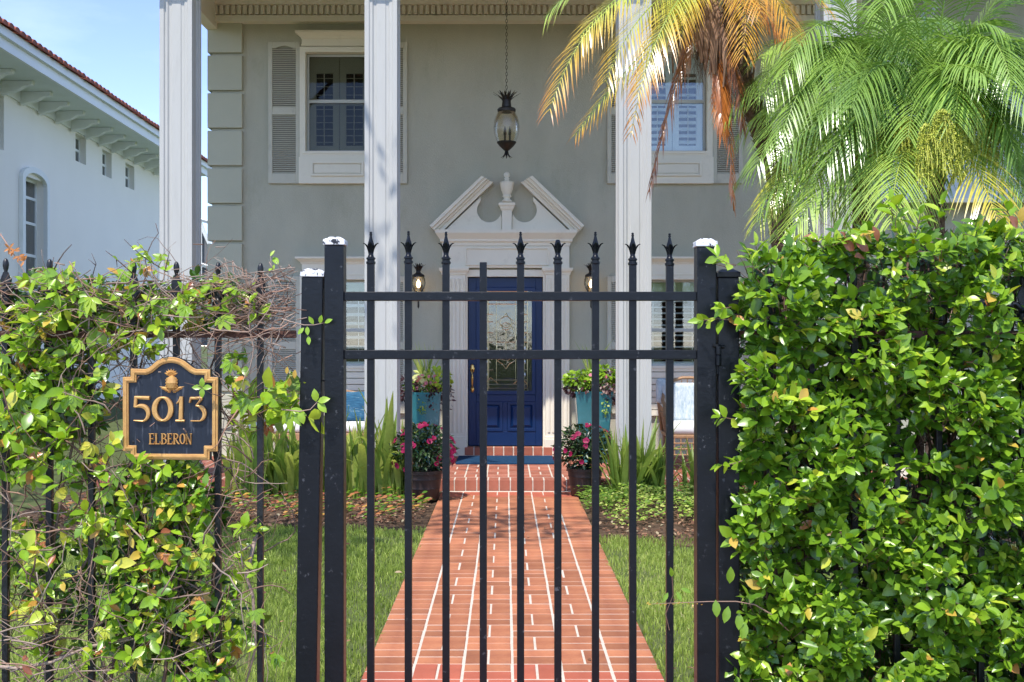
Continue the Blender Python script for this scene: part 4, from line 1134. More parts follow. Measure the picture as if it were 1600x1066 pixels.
# ------------------------------------------------------------------ plants: shared shapes
def leaf_tpl(L_=1.0, W_=.5, fold=.12, curl=.15, tipx=.75):
    """leaf along +x, normal +z: 11 vertices, 12 triangles"""
    v = [(0, 0, 0)]
    for t, w_ in ((.28, .80), (.55, 1.0), (.80, .62)):
        z = -curl * t * t
        v += [(t * L_, W_ / 2 * w_, z * L_ + fold * W_ * w_), (t * L_, 0, z * L_), (t * L_, -W_ / 2 * w_, z * L_ + fold * W_ * w_)]
    v.append((L_, 0, -curl * L_))
    f = [(0, 2, 1), (0, 3, 2), (1, 2, 5, 4), (2, 3, 6, 5), (4, 5, 8, 7), (5, 6, 9, 8), (7, 8, 10), (8, 9, 10)]
    return np.array(v), f
class Foliage:
    """many leaves in one mesh, or listed to become objects"""
    def __init__(s): s.items = []
    def add(s, tpl, pos, d, nrm, size, tint):
        s.items.append((tpl, Vector(pos), Vector(d).normalized(), Vector(nrm), size, tint))
    @staticmethod
    def basis(d, n):
        y = n.cross(d)
        if y.length < 1e-4: y = Vector((0, 1, 0)).cross(d)
        if y.length < 1e-4: y = Vector((1, 0, 0)).cross(d)
        y.normalize(); z = d.cross(y).normalized()
        return Matrix((d, y, z)).transposed()
    def joined(s, name, m, parent, items=None, kind='stuff'):
        items = s.items if items is None else items
        o0 = origin(parent) if parent is not None else Vector((0, 0, 0))
        V = []; Fc = []; T = []; n = 0
        for tpl, p, d, nr, sz, ti in items:
            B3 = np.array(s.basis(d, nr)); v = (tpl[0] * sz) @ B3.T + np.array(p - o0)
            V.append(v); Fc += [tuple(i + n for i in f) for f in tpl[1]]; T += [ti] * len(v); n += len(v)
        if not V: return None
        me = mesh_of(np.concatenate(V).tolist(), Fc, True, T)
        o = link(name, me, m, parent)
        if kind: o['kind'] = kind
        return o
    def objects(s, name, m, parent, items, nv=10):
        """leaves as objects of their own; alike leaves share a mesh"""
        cache = {}
        o0 = origin(parent)
        for tpl, p, d, nr, sz, ti in items:
            k = (id(tpl), round(ti * nv))
            if k not in cache:
                me = mesh_of(tpl[0].tolist(), tpl[1], True, [round(ti * nv) / nv] * len(tpl[0])); me.materials.append(m); cache[k] = me
            o = bpy.data.objects.new(name, cache[k]); col.objects.link(o); o.parent = parent
            o.matrix_local = Matrix.Translation(p - o0) @ s.basis(d, nr).to_4x4() @ Matrix.Scale(sz, 4)
def rv(s=1.0): return Vector((random.gauss(0, s), random.gauss(0, s), random.gauss(0, s)))

OVAL = [leaf_tpl(1, .50, .16, .10), leaf_tpl(1, .58, .10, .22), leaf_tpl(1, .44, .22, .05)]
LANCE = [leaf_tpl(1, .34, .12, .2), leaf_tpl(1, .40, .16, .12)]
def petal(L_, W_): 
    return np.array([(0, 0, 0), (.5 * L_, W_ * .5, .04), (L_ * .95, W_ * .32, 0), (L_ * .86, 0, 0), (L_ * .95, -W_ * .32, 0), (.5 * L_, -W_ * .5, .04)]), [(0, 3, 2, 1), (0, 5, 4, 3)]

def sprig(fo, tw, p, d, n, ls, tints, tpls, r0=.0016, ttint=.35, up=Vector((0, -.5, .8))):
    """a short twig with opposite leaves and a terminal cluster"""
    d = d.normalized(); q = Vector(p); pts = [q.copy()]
    L_ = ls * .36
    for k in range(n):
        d = (d + rv(.14)).normalized(); q = q + d * L_; pts.append(q.copy())
        side = d.cross(up + rv(.25))
        if side.length < .05: side = Vector((1, 0, 0))
        side.normalize()
        if k % 2: side = d.cross(side).normalized()
        for s_ in (-1, 1):
            if random.random() < .1: continue
            ld = (side * s_ * .9 + d * .55 + rv(.18)).normalized()
            nr = (up * .8 + d * .45 + rv(.35)).normalized()
            sz = ls * random.uniform(.72, 1.12) * (1 - .25 * (k == n - 1))
            fo.add(random.choice(tpls), q, ld, nr, sz, min(.99, max(0, tints(k / max(1, n - 1)))))
    ld = (d + rv(.2)).normalized()
    fo.add(random.choice(tpls), q, ld, (up + rv(.3)).normalized(), ls * random.uniform(.6, .9), min(.99, tints(1)))
    tw.tube(pts, [r0 * (1 - .5 * i / len(pts)) for i in range(len(pts))], 3, ttint)

# ------------------------------------------------------------------ hedge on the right
hedge = thing('hedge', (1.30, 3.55, 0), 'tall glossy green leafy hedge grown through the fence to the right of the gate', 'hedge')
fo, tw = Foliage(), MB()
def htop(px):
    pts = [(1128, 470), (1150, 412), (1180, 398), (1235, 390), (1290, 372), (1320, 360), (1400, 362), (1460, 366), (1520, 352), (1560, 352), (1620, 360), (1760, 360)]
    for (a, b_), (c, d) in zip(pts, pts[1:]):
        if px <= c: return b_ + (d - b_) * (px - a) / (c - a)
    return 360
def hleft(py): return 1163 + 9 * math.sin(py * .021) + 9 * math.sin(py * .057 + 1) + (14 if py > 860 and py < 930 else 0) - (12 if 640 < py < 700 else 0)
bare = [(1345, 445, 50, 28), (1440, 425, 40, 16), (1585, 470, 40, 50), (1290, 470, 24, 14), (1185, 605, 16, 12), (1420, 760, 60, 26), (1220, 900, 26, 16), (1345, 905, 22, 30), (1470, 690, 30, 22), (1385, 1010, 70, 18), (1555, 830, 40, 24), (1320, 865, 16, 60), (1500, 900, 30, 20)]
def htint(young):
    def f(u):
        r_ = random.random()
        if r_ < .018: return random.uniform(.86, .97)
        if r_ < .05 * young: return random.uniform(.72, .84)
        return random.uniform(.14, .45) + (.24 * u + .16) * young * random.random() ** .6
    return f
cnt = 0
while cnt < 3700:
    px = random.uniform(1135, 1730); py = random.uniform(330, 1110)
    if py < htop(px) + 4 or px < hleft(py): continue
    if any(((px - a) / c) ** 2 + ((py - b_) / d) ** 2 < 1 for a, b_, c, d in bare) and random.random() < .86: continue
    bump = .5 + .5 * math.sin(px * .031 + 1.3 * math.sin(py * .017)) * math.sin(py * .023 + px * .008)
    u = random.random()
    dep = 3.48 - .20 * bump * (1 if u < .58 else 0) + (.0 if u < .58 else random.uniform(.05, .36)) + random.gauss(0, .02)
    p = P(px, py, 3.40); p.y = dep
    topn = max(0, 1 - (py - htop(px)) / 60)
    d = Vector((random.gauss(0, .55), -.65 + .2 * random.random(), .35 + .5 * topn + random.gauss(0, .4)))
    if px < hleft(py) + 25: d.x -= .5
    young = 1.0 if random.random() < .27 + .45 * topn else .2
    sprig(fo, tw, p - d.normalized() * .035, d, random.choice((2, 2, 3)), random.uniform(.050, .072), (htint(young) if u < .58 else (lambda w_: random.uniform(0, .2))), OVAL, up=Vector((0, -.45, .85)))  # deeper sprigs take dark tints: the hedge's inner shade put into leaf colour
    cnt += 1
for px, py, d, n in ((1400, 372, (0, -.1, 1), 4), (1430, 366, (.3, 0, 1), 3), (1470, 362, (-.2, 0, 1), 4), (1395, 345, (-.2, 0, .6), 3), (1580, 350, (0, 0, 1), 3), (1255, 395, (-.4, 0, .8), 3), (1150, 415, (-.8, -.1, .35), 3),
                     (1185, 405, (-.3, 0, 1), 2), (1140, 500, (-1, -.2, .12), 4), (1150, 655, (-.8, -.5, .3), 3), (1160, 720, (-.9, -.2, -.2), 3), (1143, 480, (-.8, -.3, .1), 2)):
    sprig(fo, tw, P(px, py, 3.36), Vector(d), n, .06, lambda u: random.uniform(.4, .72), OVAL, .002)
items = fo.items
vis_i = [i for i, it in enumerate(items) if 1.05 < (it[1].x / it[1].y * F + CX) / 1100 and it[1].x / it[1].y * F + CX < 1600 and (EYE - it[1].z) / it[1].y * F + HY < 1062]
vis_i.sort(key=lambda i: items[i][1].y - items[i][4] * 1.5)
front = set(vis_i[:300])
fo.objects('leaf', LEAF, hedge, [items[i] for i in front])
fo.joined('foliage', LEAF, hedge, [it for i, it in enumerate(items) if i not in front])
# red young leaves
rf = Foliage()
for px, py in ((1345, 385), (1358, 392), (1335, 392), (1350, 402), (1328, 383), (1362, 380), (1340, 372), (1255, 370), (1595, 348), (1590, 356), (1372, 378)):
    rf.add(OVAL[1], P(px, py, 3.36), Vector((random.uniform(-.8, .8), -.4, random.uniform(-.2, .8))), Vector((0, -.8, .5)) + rv(.3), .055, random.choice((.93, .97, 1.0)))
rf.objects('red_leaf', LEAF, hedge, rf.items)
# woody inside: stems and twigs
st = MB()
for k in range(34):
    x = 1165 + k * 17 + random.uniform(-8, 8); y = 3.62 + random.uniform(-.08, .10)
    p = P(x, 0, 3.55); q = Vector((p.x, y, 0)); pts = []
    zt = P(0, htop(x) + 40, 3.5).z
    n = 12
    for i in range(n):
        pts.append(q.copy()); q = q + Vector((random.gauss(0, .018), random.gauss(0, .014), zt / (n - 1)))
    st.tube(pts, [.011 * (1 - .65 * i / n) for i in range(n)], 5, random.uniform(0, .3))
for k in range(1500):
    px = random.uniform(1160, 1720); py = random.uniform(htop(px) + 12, 1100)
    q = P(px, py, 3.52 + random.uniform(-.03, .16)); d = Vector((random.gauss(0, 1), random.gauss(0, .3), random.gauss(.1, .8))).normalized()
    pts = [q.copy()]
    for i in range(4): d = (d + rv(.25)).normalized(); q = q + d * random.uniform(.02, .05); pts.append(q.copy())
    st.tube(pts, [.0022, .002, .0017, .0013, .0008], 3, random.choice((.05, .1, .3, .5)))
tag(st.build('stems', TWIG, hedge, smooth=True, tint=True), kind='stuff')
tag(tw.build('twigs', TWIG, hedge, smooth=True, tint=True), kind='stuff')

# tendrils that cross the right post
tn = MB(); tf = Foliage()
pts = [P(*q) for q in ((1232, 985, 3.36), (1205, 960, 3.34), (1180, 945, 3.33), (1150, 940, 3.33), (1110, 940, 3.33), (1060, 942, 3.34), (1018, 944, 3.34))]
tn.tube(pts, [.0022, .002, .0018, .0016, .0013, .001, .0007], 4, .9)
for px, py in ((1140, 930), (1118, 955), (1138, 965), (1155, 975), (1165, 990)):
    tf.add(OVAL[0], P(px, py - 18, 3.33), Vector((random.uniform(-.4, .4), -.2, 1 if py < 940 else -.9)), Vector((0, -1, .2)), .055, .35)
for k in range(12): tf.add(LANCE[0], P(1010 + k * 8, 944, 3.34), rv(1), Vector((0, -1, 0)), .012, .88)
for px, py in ((1048, 898), (1055, 920), (1042, 922), (1062, 915)):
    tf.add(OVAL[2], P(px + 2, py + 4, 3.40), Vector((px - 1050, -3, 910 - py)), Vector((0, -1, .4)), .035, .45)
tn.tube([P(1046, 985, 3.40), P(1040, 960, 3.41), P(1052, 930, 3.40), P(1050, 900, 3.40)], .0015, 4, .2)
tv = thing('vine_tendril', (P(1100, 940, 3.34).x, 3.34, P(1100, 940, 3.34).z), 'thin orange vine tendril with lobed leaves crossing the right gate post', 'vine tendril')
tn.build('stem', TWIG, tv, tint=True); tf.objects('leaf', LEAF, tv, tf.items)

# ------------------------------------------------------------------ vines on the left fence
vine = thing('climbing_vine', (-.95, 3.45, 0), 'tangled climbing vine and creeper with green and orange leaves over the left fence', 'climbing plant')
vf, vt = Foliage(), MB()
def vtint(base):
    def f(u):
        r_ = random.random()
        if r_ < .055: return random.uniform(.88, 1.0)
        if r_ < .16: return random.uniform(.74, .86)
        return base + random.uniform(-.1, .18) + .12 * u
    return f
dens = [  # cx, cy, rx, ry, number of sprigs, size, tint base
    (90, 470, 105, 45, 38, .052, .45), (60, 560, 75, 60, 50, .05, .42), (70, 650, 90, 55, 46, .052, .42), (190, 480, 60, 60, 28, .05, .45), (200, 540, 55, 40, 26, .045, .42),
    (265, 470, 60, 42, 26, .05, .45), (330, 470, 60, 35, 20, .05, .42), (120, 720, 110, 45, 34, .05, .42), (270, 770, 75, 45, 80, .042, .30), (250, 735, 60, 22, 26, .042, .32), (280, 830, 70, 60, 40, .046, .36),
    (190, 830, 90, 70, 44, .05, .45), (60, 860, 75, 60, 24, .05, .50), (290, 930, 75, 55, 48, .048, .36), (210, 950, 60, 80, 36, .05, .36), (290, 1020, 80, 50, 48, .046, .32),
    (420, 625, 52, 26, 17, .070, .46), (365, 575, 30, 25, 8, .042, .3), (400, 660, 18, 20, 4, .05, .5), (390, 470, 26, 32, 9, .045, .45), (20, 700, 40, 60, 14, .05, .44), (50, 960, 60, 40, 10, .05, .62), (380, 860, 30, 50, 7, .045, .42), (360, 980, 30, 40, 8, .045, .5), (120, 620, 50, 50, 20, .048, .4), (400, 1000, 40, 50, 5, .045, .42),
    (240, 415, 50, 15, 5, .035, .5), (120, 500, 120, 60, 22, .048, .44), (130, 1030, 100, 30, 10, .045, .4), (-80, 650, 90, 200, 70, .05, .42)]
for cx_, cy_, rx, ry, n, ls, tb_ in dens:
    for k in range(int(n * 1.2)):
        a = random.uniform(0, 2 * math.pi); r_ = random.random() ** .6
        px, py = cx_ + rx * r_ * math.cos(a), cy_ + ry * r_ * math.sin(a)
        if 186 < px < 350 and 548 < py < 725: continue
        Y = random.choice((3.40, 3.42, 3.5, 3.55)) + random.gauss(0, .025)
        p = P(px, py, Y); d = Vector((random.gauss(0, .7), -.45, random.gauss(.12, .55)))
        if random.random() < .16:                   # five-fingered creeper leaf
            c = p; nrm = Vector((random.gauss(0, .3), -1, .45)); dd = Vector((random.gauss(0, .5), -.15, -1)).normalized()
            ti = vtint(tb_)(.5)
            for q in (-68, -34, 0, 34, 68):
                dq = Matrix.Rotation(R(q + random.uniform(-6, 6)), 3, nrm.normalized()) @ dd
                vf.add(LANCE[1], c, dq, nrm, ls * (1.12 - abs(q) * .004), min(.99, max(0, ti + random.uniform(-.03, .03))))
            vt.tube([c, c + Vector((random.gauss(0, .02), .04, .03))], .001, 3, .9)
        else:
            sprig(vf, vt, p - d.normalized() * .03, d, random.choice((1, 2, 2)), ls * random.uniform(1.0, 1.5), vtint(tb_), OVAL, .0016, .4)
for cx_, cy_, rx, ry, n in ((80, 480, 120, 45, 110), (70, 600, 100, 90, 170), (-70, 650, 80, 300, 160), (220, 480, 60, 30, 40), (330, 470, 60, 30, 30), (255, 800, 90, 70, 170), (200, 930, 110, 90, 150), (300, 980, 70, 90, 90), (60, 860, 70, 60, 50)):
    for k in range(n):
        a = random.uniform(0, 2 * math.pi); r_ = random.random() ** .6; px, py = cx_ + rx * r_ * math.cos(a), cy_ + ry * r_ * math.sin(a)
        sprig(vf, vt, P(px, py, 3.58 + random.gauss(0, .05)), Vector((random.gauss(0, .8), -.3, random.gauss(0, .6))), 2, .046, lambda u: random.uniform(0, .22), OVAL, .0015, .1)  # back layer of low-tint leaves, painting the shade deep inside the vine
# long shoots
def shoot(pts_px, Y, r_, ti, nl=0, ls=.04, tb_=.5):
    pts = [P(a, b_, Y + random.gauss(0, .006)) for a, b_ in pts_px]
    vt.tube(pts, [r_ * (1 - .6 * i / (len(pts) - 1)) for i in range(len(pts))], 5, ti)
    for k in range(nl):
        i = random.randrange(1, len(pts)); q = pts[i].lerp(pts[i - 1], random.random())
        vf.add(random.choice(OVAL), q, rv(1) + Vector((0, -.4, .4)), Vector((0, -.8, .5)), ls * random.uniform(.6, 1.1), min(.99, tb_ + random.uniform(-.1, .12)))
shoot([(0, 365), (20, 395), (38, 425), (52, 450)], 3.42, .002, .95)
for a, b_ in ((15, 388), (30, 400), (22, 392), (38, 408)):
    for k in range(5): vf.add(LANCE[0], P(a, b_, 3.42), Vector((random.uniform(-1, 1), -.2, random.uniform(-1, .6))), Vector((0, -1, 0)), .022, .95)
shoot([(80, 430), (90, 410), (100, 395), (112, 382)], 3.44, .0028, .05); shoot([(80, 420), (84, 402)], 3.44, .002, .05)
shoot([(145, 430), (150, 412), (143, 396)], 3.44, .0018, .05); shoot([(150, 415), (138, 405)], 3.44, .0015, .05)
shoot([(210, 430), (190, 412), (178, 402), (165, 392)], 3.44, .0024, .05, 2); shoot([(182, 405), (183, 418)], 3.44, .0018, .05)
shoot([(262, 425), (240, 412), (222, 400), (205, 385), (194, 374)], 3.42, .0022, .05, 8, .032, .55); shoot([(240, 412), (228, 395), (214, 378)], 3.42, .0018, .05, 8, .03, .6)
shoot([(258, 425), (262, 405), (266, 390)], 3.44, .0018, .1, 2, .03, .6)
shoot([(440, 505), (450, 470), (447, 440), (432, 408)], 3.46, .0022, .1, 1); shoot([(430, 440), (425, 420), (422, 400)], 3.46, .0016, .6, 3, .025, .6)
shoot([(440, 498), (455, 503), (475, 508), (490, 508), (505, 505)], 3.40, .0022, .75)
for a, b_, dx, dz in ((490, 507, -.5, .9), (500, 506, .2, .9), (507, 505, 1, .5), (480, 510, .1, -1), (475, 512, -.6, -.7), (482, 525, .1, -1)):
    vf.add(OVAL[0], P(a, b_, 3.40), Vector((dx, -.3, dz)), Vector((0, -1, .4)), .03, .55)
shoot([(440, 640), (468, 643), (485, 640), (496, 628)], 3.38, .0026, .8)
for a, b_, dx, dz in ((496, 628, 1, .35), (494, 628, -.1, 1), (496, 630, .7, -.6), (468, 643, .5, -1.3)): vf.add(OVAL[1], P(a, b_, 3.38), Vector((dx, -.3, dz)), Vector((.1, -1, .5)), .042, .58)
for a, b_, s_ in ((452, 605, .03), (460, 592, .03), (448, 585, .025)): vf.add(OVAL[0], P(a, b_, 3.38), Vector((.1, -.2, 1)), Vector((0, -1, .2)), s_, .9)
# in front of the sign: a small shoot
shoot([(348, 620), (330, 615), (312, 604), (288, 598)], 3.35, .0018, .15); 
for dx, dz in ((-.9, .1), (0, 1), (.9, .1), (0, -1)): vf.add(OVAL[1], P(316, 606, 3.345), Vector((dx, -.25, dz)), Vector((0, -1, .4)), .032, .48)
shoot([(372, 640), (355, 665), (340, 695), (330, 703)], 3.36, .0026, 1.0); shoot([(175, 590), (190, 585), (205, 570), (213, 550)], 3.40, .002, .7)
# woody stems and tangle
k = 0
def wander(px, py, dx, dy, n, step, r_, ti, Y=3.46, wob=.35, keep=True):
    pts = []; a = math.atan2(dy, dx)
    for i in range(n):
        if (px > 462 or (py < 412 + 12 * math.sin(px * .05) and (k % 9))) and len(pts) > 1: break
        pts.append(P(px, py, Y)); a += random.gauss(0, wob); px += step * math.cos(a); py += step * math.sin(a); Y += random.gauss(0, .008)
        if 180 < px < 352 and 550 < py < 725: Y = max(Y, 3.44)
    n = len(pts)
    if n > 1: vt.tube(pts, [r_ * (1 - .6 * i / n) for i in range(n)], 4, ti)
for px in (40, 128, 205, 240, 285, 335, 150, 372):
    wander(px, 1230, random.uniform(-.1, .1), -1, 24, 30, .008, random.uniform(.3, .75), 3.50 + random.uniform(-.03, .05), .12)
for k in range(260): wander(random.uniform(-60, 470), random.gauss(478, 32), random.choice((-1, 1)), random.gauss(0, .4), random.randint(5, 12), 16, random.choice((.0014, .0018, .0025)), random.choice((.15, .35, .6, .7, .8, 1.0)), 3.43 + random.gauss(0, .03), .34)
for k in range(90): wander(random.uniform(380, 465), random.gauss(482, 26), -1, random.gauss(0, .4), random.randint(5, 9), 14, random.choice((.0016, .0022)), random.choice((.7, .8, .95)), 3.45 + random.gauss(0, .02), .36)
for k in range(520): wander(random.uniform(-60, 400), random.uniform(520, 1060), random.gauss(0, 1), random.gauss(0, 1), random.randint(4, 10), 17, random.choice((.001, .0014, .002, .003)), random.choice((.1, .25, .35, .5, .7, .95)), 3.44 + random.gauss(0, .05), .3)
for k in range(85): wander(random.uniform(-60, 330), random.gauss(1035, 30), random.choice((-1, 1)), random.gauss(-.3, .8), random.randint(4, 9), 17, random.choice((.0016, .0025, .0035)), random.choice((.5, .6, .7)), 3.46 + random.gauss(0, .05), .22)
shoot([(-20, 1040), (30, 1045), (80, 1035), (140, 1010), (200, 1000), (260, 985), (320, 1010)], 3.42, .007, .65)
shoot([(130, 468), (140, 490), (138, 520), (160, 555)], 3.43, .005, .72); shoot([(160, 555), (185, 545), (215, 530), (238, 505)], 3.42, .0035, .75)
shoot([(400, 835), (385, 900), (395, 930), (400, 1010), (385, 1066)], 3.44, .008, .62); shoot([(395, 850), (360, 870), (345, 900), (330, 930)], 3.44, .003, .7)
shoot([(-10, 760), (20, 790), (15, 850), (40, 880), (60, 900)], 3.42, .0028, .75); shoot([(230, 965), (255, 920), (290, 860), (320, 790), (345, 700), (352, 640)], 3.42, .0028, .7)
shoot([(150, 800), (148, 850), (140, 900), (128, 940)], 3.40, .0028, .9); shoot([(200, 820), (230, 850), (250, 880), (262, 920)], 3.40, .003, .65)
shoot([(200, 795), (280, 775), (340, 772), (400, 785), (420, 772)], 3.40, .002, .98)
for a, b_ in ((40, 880), (50, 885), (33, 868)): vf.add(OVAL[1], P(a, b_, 3.38), Vector((1, -.3, .2)), Vector((0, -1, .5)), .05, .82)
for a, b_ in ((75, 885), (45, 1030), (85, 1020), (50, 1055), (425, 1020)): vf.add(OVAL[2], P(a, b_, 3.38), rv(1), Vector((0, -1, .5)) + rv(.4), .045, 1.0)
items = vf.items
vi = [i for i, it in enumerate(items) if -20 < it[1].x / it[1].y * F + CX < 560 and (EYE - it[1].z) / it[1].y * F + HY < 1062]
vi.sort(key=lambda i: -items[i][4] / items[i][1].y + items[i][1].y * .05)
front = set(vi[:300])
vf.objects('leaf', LEAF, vine, [items[i] for i in front], 12)
vf.joined('foliage', LEAF, vine, [it for i, it in enumerate(items) if i not in front])
tag(vt.build('stems', TWIG, vine, smooth=True, tint=True), kind='stuff')

# ------------------------------------------------------------------ palms
def frond(parent, p0, p1, p2, nl, ll, t0, t1, width=.011, droop=.9, spread=1.0, rach=.008, up=Vector((0, -.35, 1)), dead=0):
    p0, p1, p2 = Vector(p0), Vector(p1), Vector(p2)
    ax = bez(p0, p1, p2, 22); m = MB()
    m.tube(ax, [rach * (1 - .8 * i / 21) for i in range(22)], 4, min(1, max(.0, t0 + .12)) if not dead else .97)
    for k in range(nl):
        t = .14 + .86 * (k + random.random() * .5) / nl
        i = min(20, int(t * 21)); fr = t * 21 - i
        q = ax[i].lerp(ax[i + 1], fr); tg = (ax[i + 1] - ax[i]).normalized()
        sd = tg.cross(up)
        if sd.length < .15: sd = tg.cross(Vector((0, -1, 0.2)))
        sd.normalize(); nn = sd.cross(tg).normalized()
        Lf = ll * (.30 + .70 * math.sin(math.pi * min(1, .12 + t * .86)) ** .7) * random.uniform(.85, 1.12)
        for s_ in (-1, 1):
            if random.random() < .03 + dead * .35: continue
            d = (sd * s_ * spread + tg * (.75 + .6 * t) + nn * random.uniform(.0, .35) + rv(.07)).normalized()
            v = []; n = 5; prev = q
            for j in range(n):
                u = j / (n - 1)
                c = q + d * (Lf * u) - Vector((0, 0, 1)) * (Lf * droop * (u ** 2) * (.55 + .3 * random.random() * dead))
                dirc = (c - prev) if j else d
                ww = width * (.45 + 1.1 * u if u < .35 else .85 * (1 - ((u - .35) / .65) ** 1.6) + .03)
                wv = dirc.cross(nn + sd * .3 * s_)
                if wv.length < 1e-6: wv = tg.copy()
                wv.normalize(); v += [c + wv * ww / 2, c - wv * ww / 2]; prev = c
            tt = [min(.99, max(0, t0 + (t1 - t0) * (.55 * t + .45 * (j // 2) / 4) + random.uniform(-.03, .03))) for j in range(2 * n)]
            m.add(v, [(2 * j, 2 * j + 1, 2 * j + 3, 2 * j + 2) for j in range(n - 1)], tt)
    return m.build('frond', PALMM, parent, smooth=True, tint=True)
def palm_trunk(parent, pts, r0, r1, scars=True):
    m = MB(); pts = [Vector(p) for p in pts]; n = len(pts)
    m.tube(pts, [r0 + (r1 - r0) * i / (n - 1) for i in range(n)], 12)
    tr = m.build('trunk', BARK, parent, smooth=True)
    if scars:
        m = MB()
        for i in range(n - 1):
            for q in range(5):
                c = pts[i].lerp(pts[i + 1], q / 5); rr = r0 + (r1 - r0) * (i + q / 5) / (n - 1); ax = (pts[i + 1] - pts[i]).normalized()
                u = ax.cross(Vector((0, 1, 0))).normalized(); w_ = ax.cross(u)
                for k in range(8):
                    a = 2 * math.pi * (k + .5 * (q % 2)) / 8; o_ = u * math.cos(a) + w_ * math.sin(a); sd = ax.cross(o_)
                    b_ = c + o_ * rr * .92
                    m.add([b_ - sd * .024, b_ + sd * .024, b_ + o_ * .026 + ax * .03, b_ - ax * .028], [(0, 1, 2), (1, 3, 2), (3, 0, 2)])
        tag(m.build('leaf_scars', BARK, tr), kind='stuff')
# palm A: leaning trunk, yellow and orange fronds
PA = thing('palm_tree', (P(1225, 770, 8.3).x, 8.3, 0), 'leaning palm with drooping yellow and orange fronds and a brown skirt of dead leaves', 'palm tree')
ca = P(1118, -25, 8.0)
palm_trunk(PA, bez(P(1255, 760, 8.3), P(1215, 330, 8.3), P(1215, 275, 8.25), 6)[:-1] + bez(P(1215, 275, 8.25), P(1175, 170, 8.15), P(1128, 20, 8.05), 7), .085, .072)
def FA(q1, q2, y1, y2, nl, ll, a, b_, q0=(1118, -25), **kw):
    frond(PA, P(q0[0], q0[1], 8.0), P(q1[0], q1[1], y1), P(q2[0], q2[1], y2), nl, ll, a, b_, **kw)
FA((930, -60), (858, 175), 7.7, 7.5, 46, .30, .42, .92)
FA((1000, -70), (905, 60), 7.5, 7.2, 40, .30, .38, .80)
FA((1010, 60), (898, 212), 7.9, 7.8, 40, .24, .25, .92)
FA((1010, -40), (945, 130), 7.6, 7.4, 44, .30, .46, .84)
FA((1060, -60), (995, 150), 7.4, 7.3, 46, .30, .42, .90)
FA((1030, -30), (985, 215), 7.7, 7.6, 34, .20, .50, .95)
FA((960, -110), (850, 30), 8.2, 8.2, 36, .30, .22, .60)
FA((1180, -60), (1160, 90), 7.5, 7.3, 40, .26, .66, .84)
FA((1200, -70), (1240, 60), 7.8, 7.6, 40, .28, .66, .86)
FA((1190, -20), (1235, 90), 7.9, 7.8, 34, .24, .78, .90)
FA((1220, -80), (1300, 20), 8.1, 8.1, 36, .28, .66, .80)
FA((1080, -60), (1062, 60), 7.6, 7.5, 34, .24, .55, .84)
FA((1150, -80), (1190, 20), 7.4, 7.0, 34, .26, .70, .86)
FA((1060, -20), (1035, 60), 8.3, 8.4, 30, .24, .3, .7)
FA((1230, -60), (1270, 110), 8.3, 8.3, 34, .24, .55, .84)
for q1, q2, ll in (((1075, 30), (1014, 300), .14), ((1135, 60), (1146, 330), .12), ((1128, 90), (1128, 210), .16), ((1150, 60), (1160, 200), .16)):
    FA(q1, q2, 7.8, 7.75, 46, ll, .93, .99 if q2[0] != 1128 else .9, q0=(1100, 30), dead=.5, spread=.45, droop=1.5, rach=.013, width=.011)
FA((1125, 150), (1130, 195), 7.78, 7.76, 40, .15, .9, .93, q0=(1130, 100), spread=.6, droop=1.2)
for k in range(46):                                  # skirt of dead sheaths
    a = random.uniform(-1.5, 1.5); m = MB(); top = P(1118 + 22 * math.sin(a), 5 + random.uniform(-15, 20), 8.0 - .10 * math.cos(a))
    dn = Vector((math.sin(a) * .9 + random.gauss(0, .1), -.35 * math.cos(a), -2.2)).normalized(); L_ = random.uniform(.28, .58); sd = dn.cross(Vector((math.sin(a), -math.cos(a), 0))).normalized()
    v = []; q = top.copy()
    for j in range(6):
        u = j / 5; ww = .028 * (1 - .75 * u) * random.uniform(.8, 1.3); bow = Vector((math.sin(a), -math.cos(a), 0)) * .07 * math.sin(math.pi * u)
        for s_ in (-1, 0, 1): v.append(q + sd * ww * s_ + bow + (Vector((math.sin(a), -math.cos(a), 0)) * .012 if s_ == 0 else Vector((0, 0, 0))))
        q = q + dn * (L_ / 5) + rv(.006)
    m.add(v, [(3 * j + e, 3 * j + e + 1, 3 * j + e + 4, 3 * j + e + 3) for j in range(5) for e in (0, 1)]); m.build('dead_sheath', DEADM, PA, smooth=True)
fb = MB()
for k in range(420):
    a = random.uniform(-1.6, 1.6); q = P(1118 + 28 * math.sin(a), random.uniform(0, 90), 8.0 - .12 * math.cos(a))
    fb.tube([q, q + Vector((random.gauss(0, .03), random.gauss(-.02, .02), -.10)), q + Vector((random.gauss(0, .05), random.gauss(-.02, .03), -.26 * random.uniform(.6, 1.2)))], [.0022, .0016, .0006], 3)
tag(fb.build('fibres', DEADM, PA), kind='stuff')

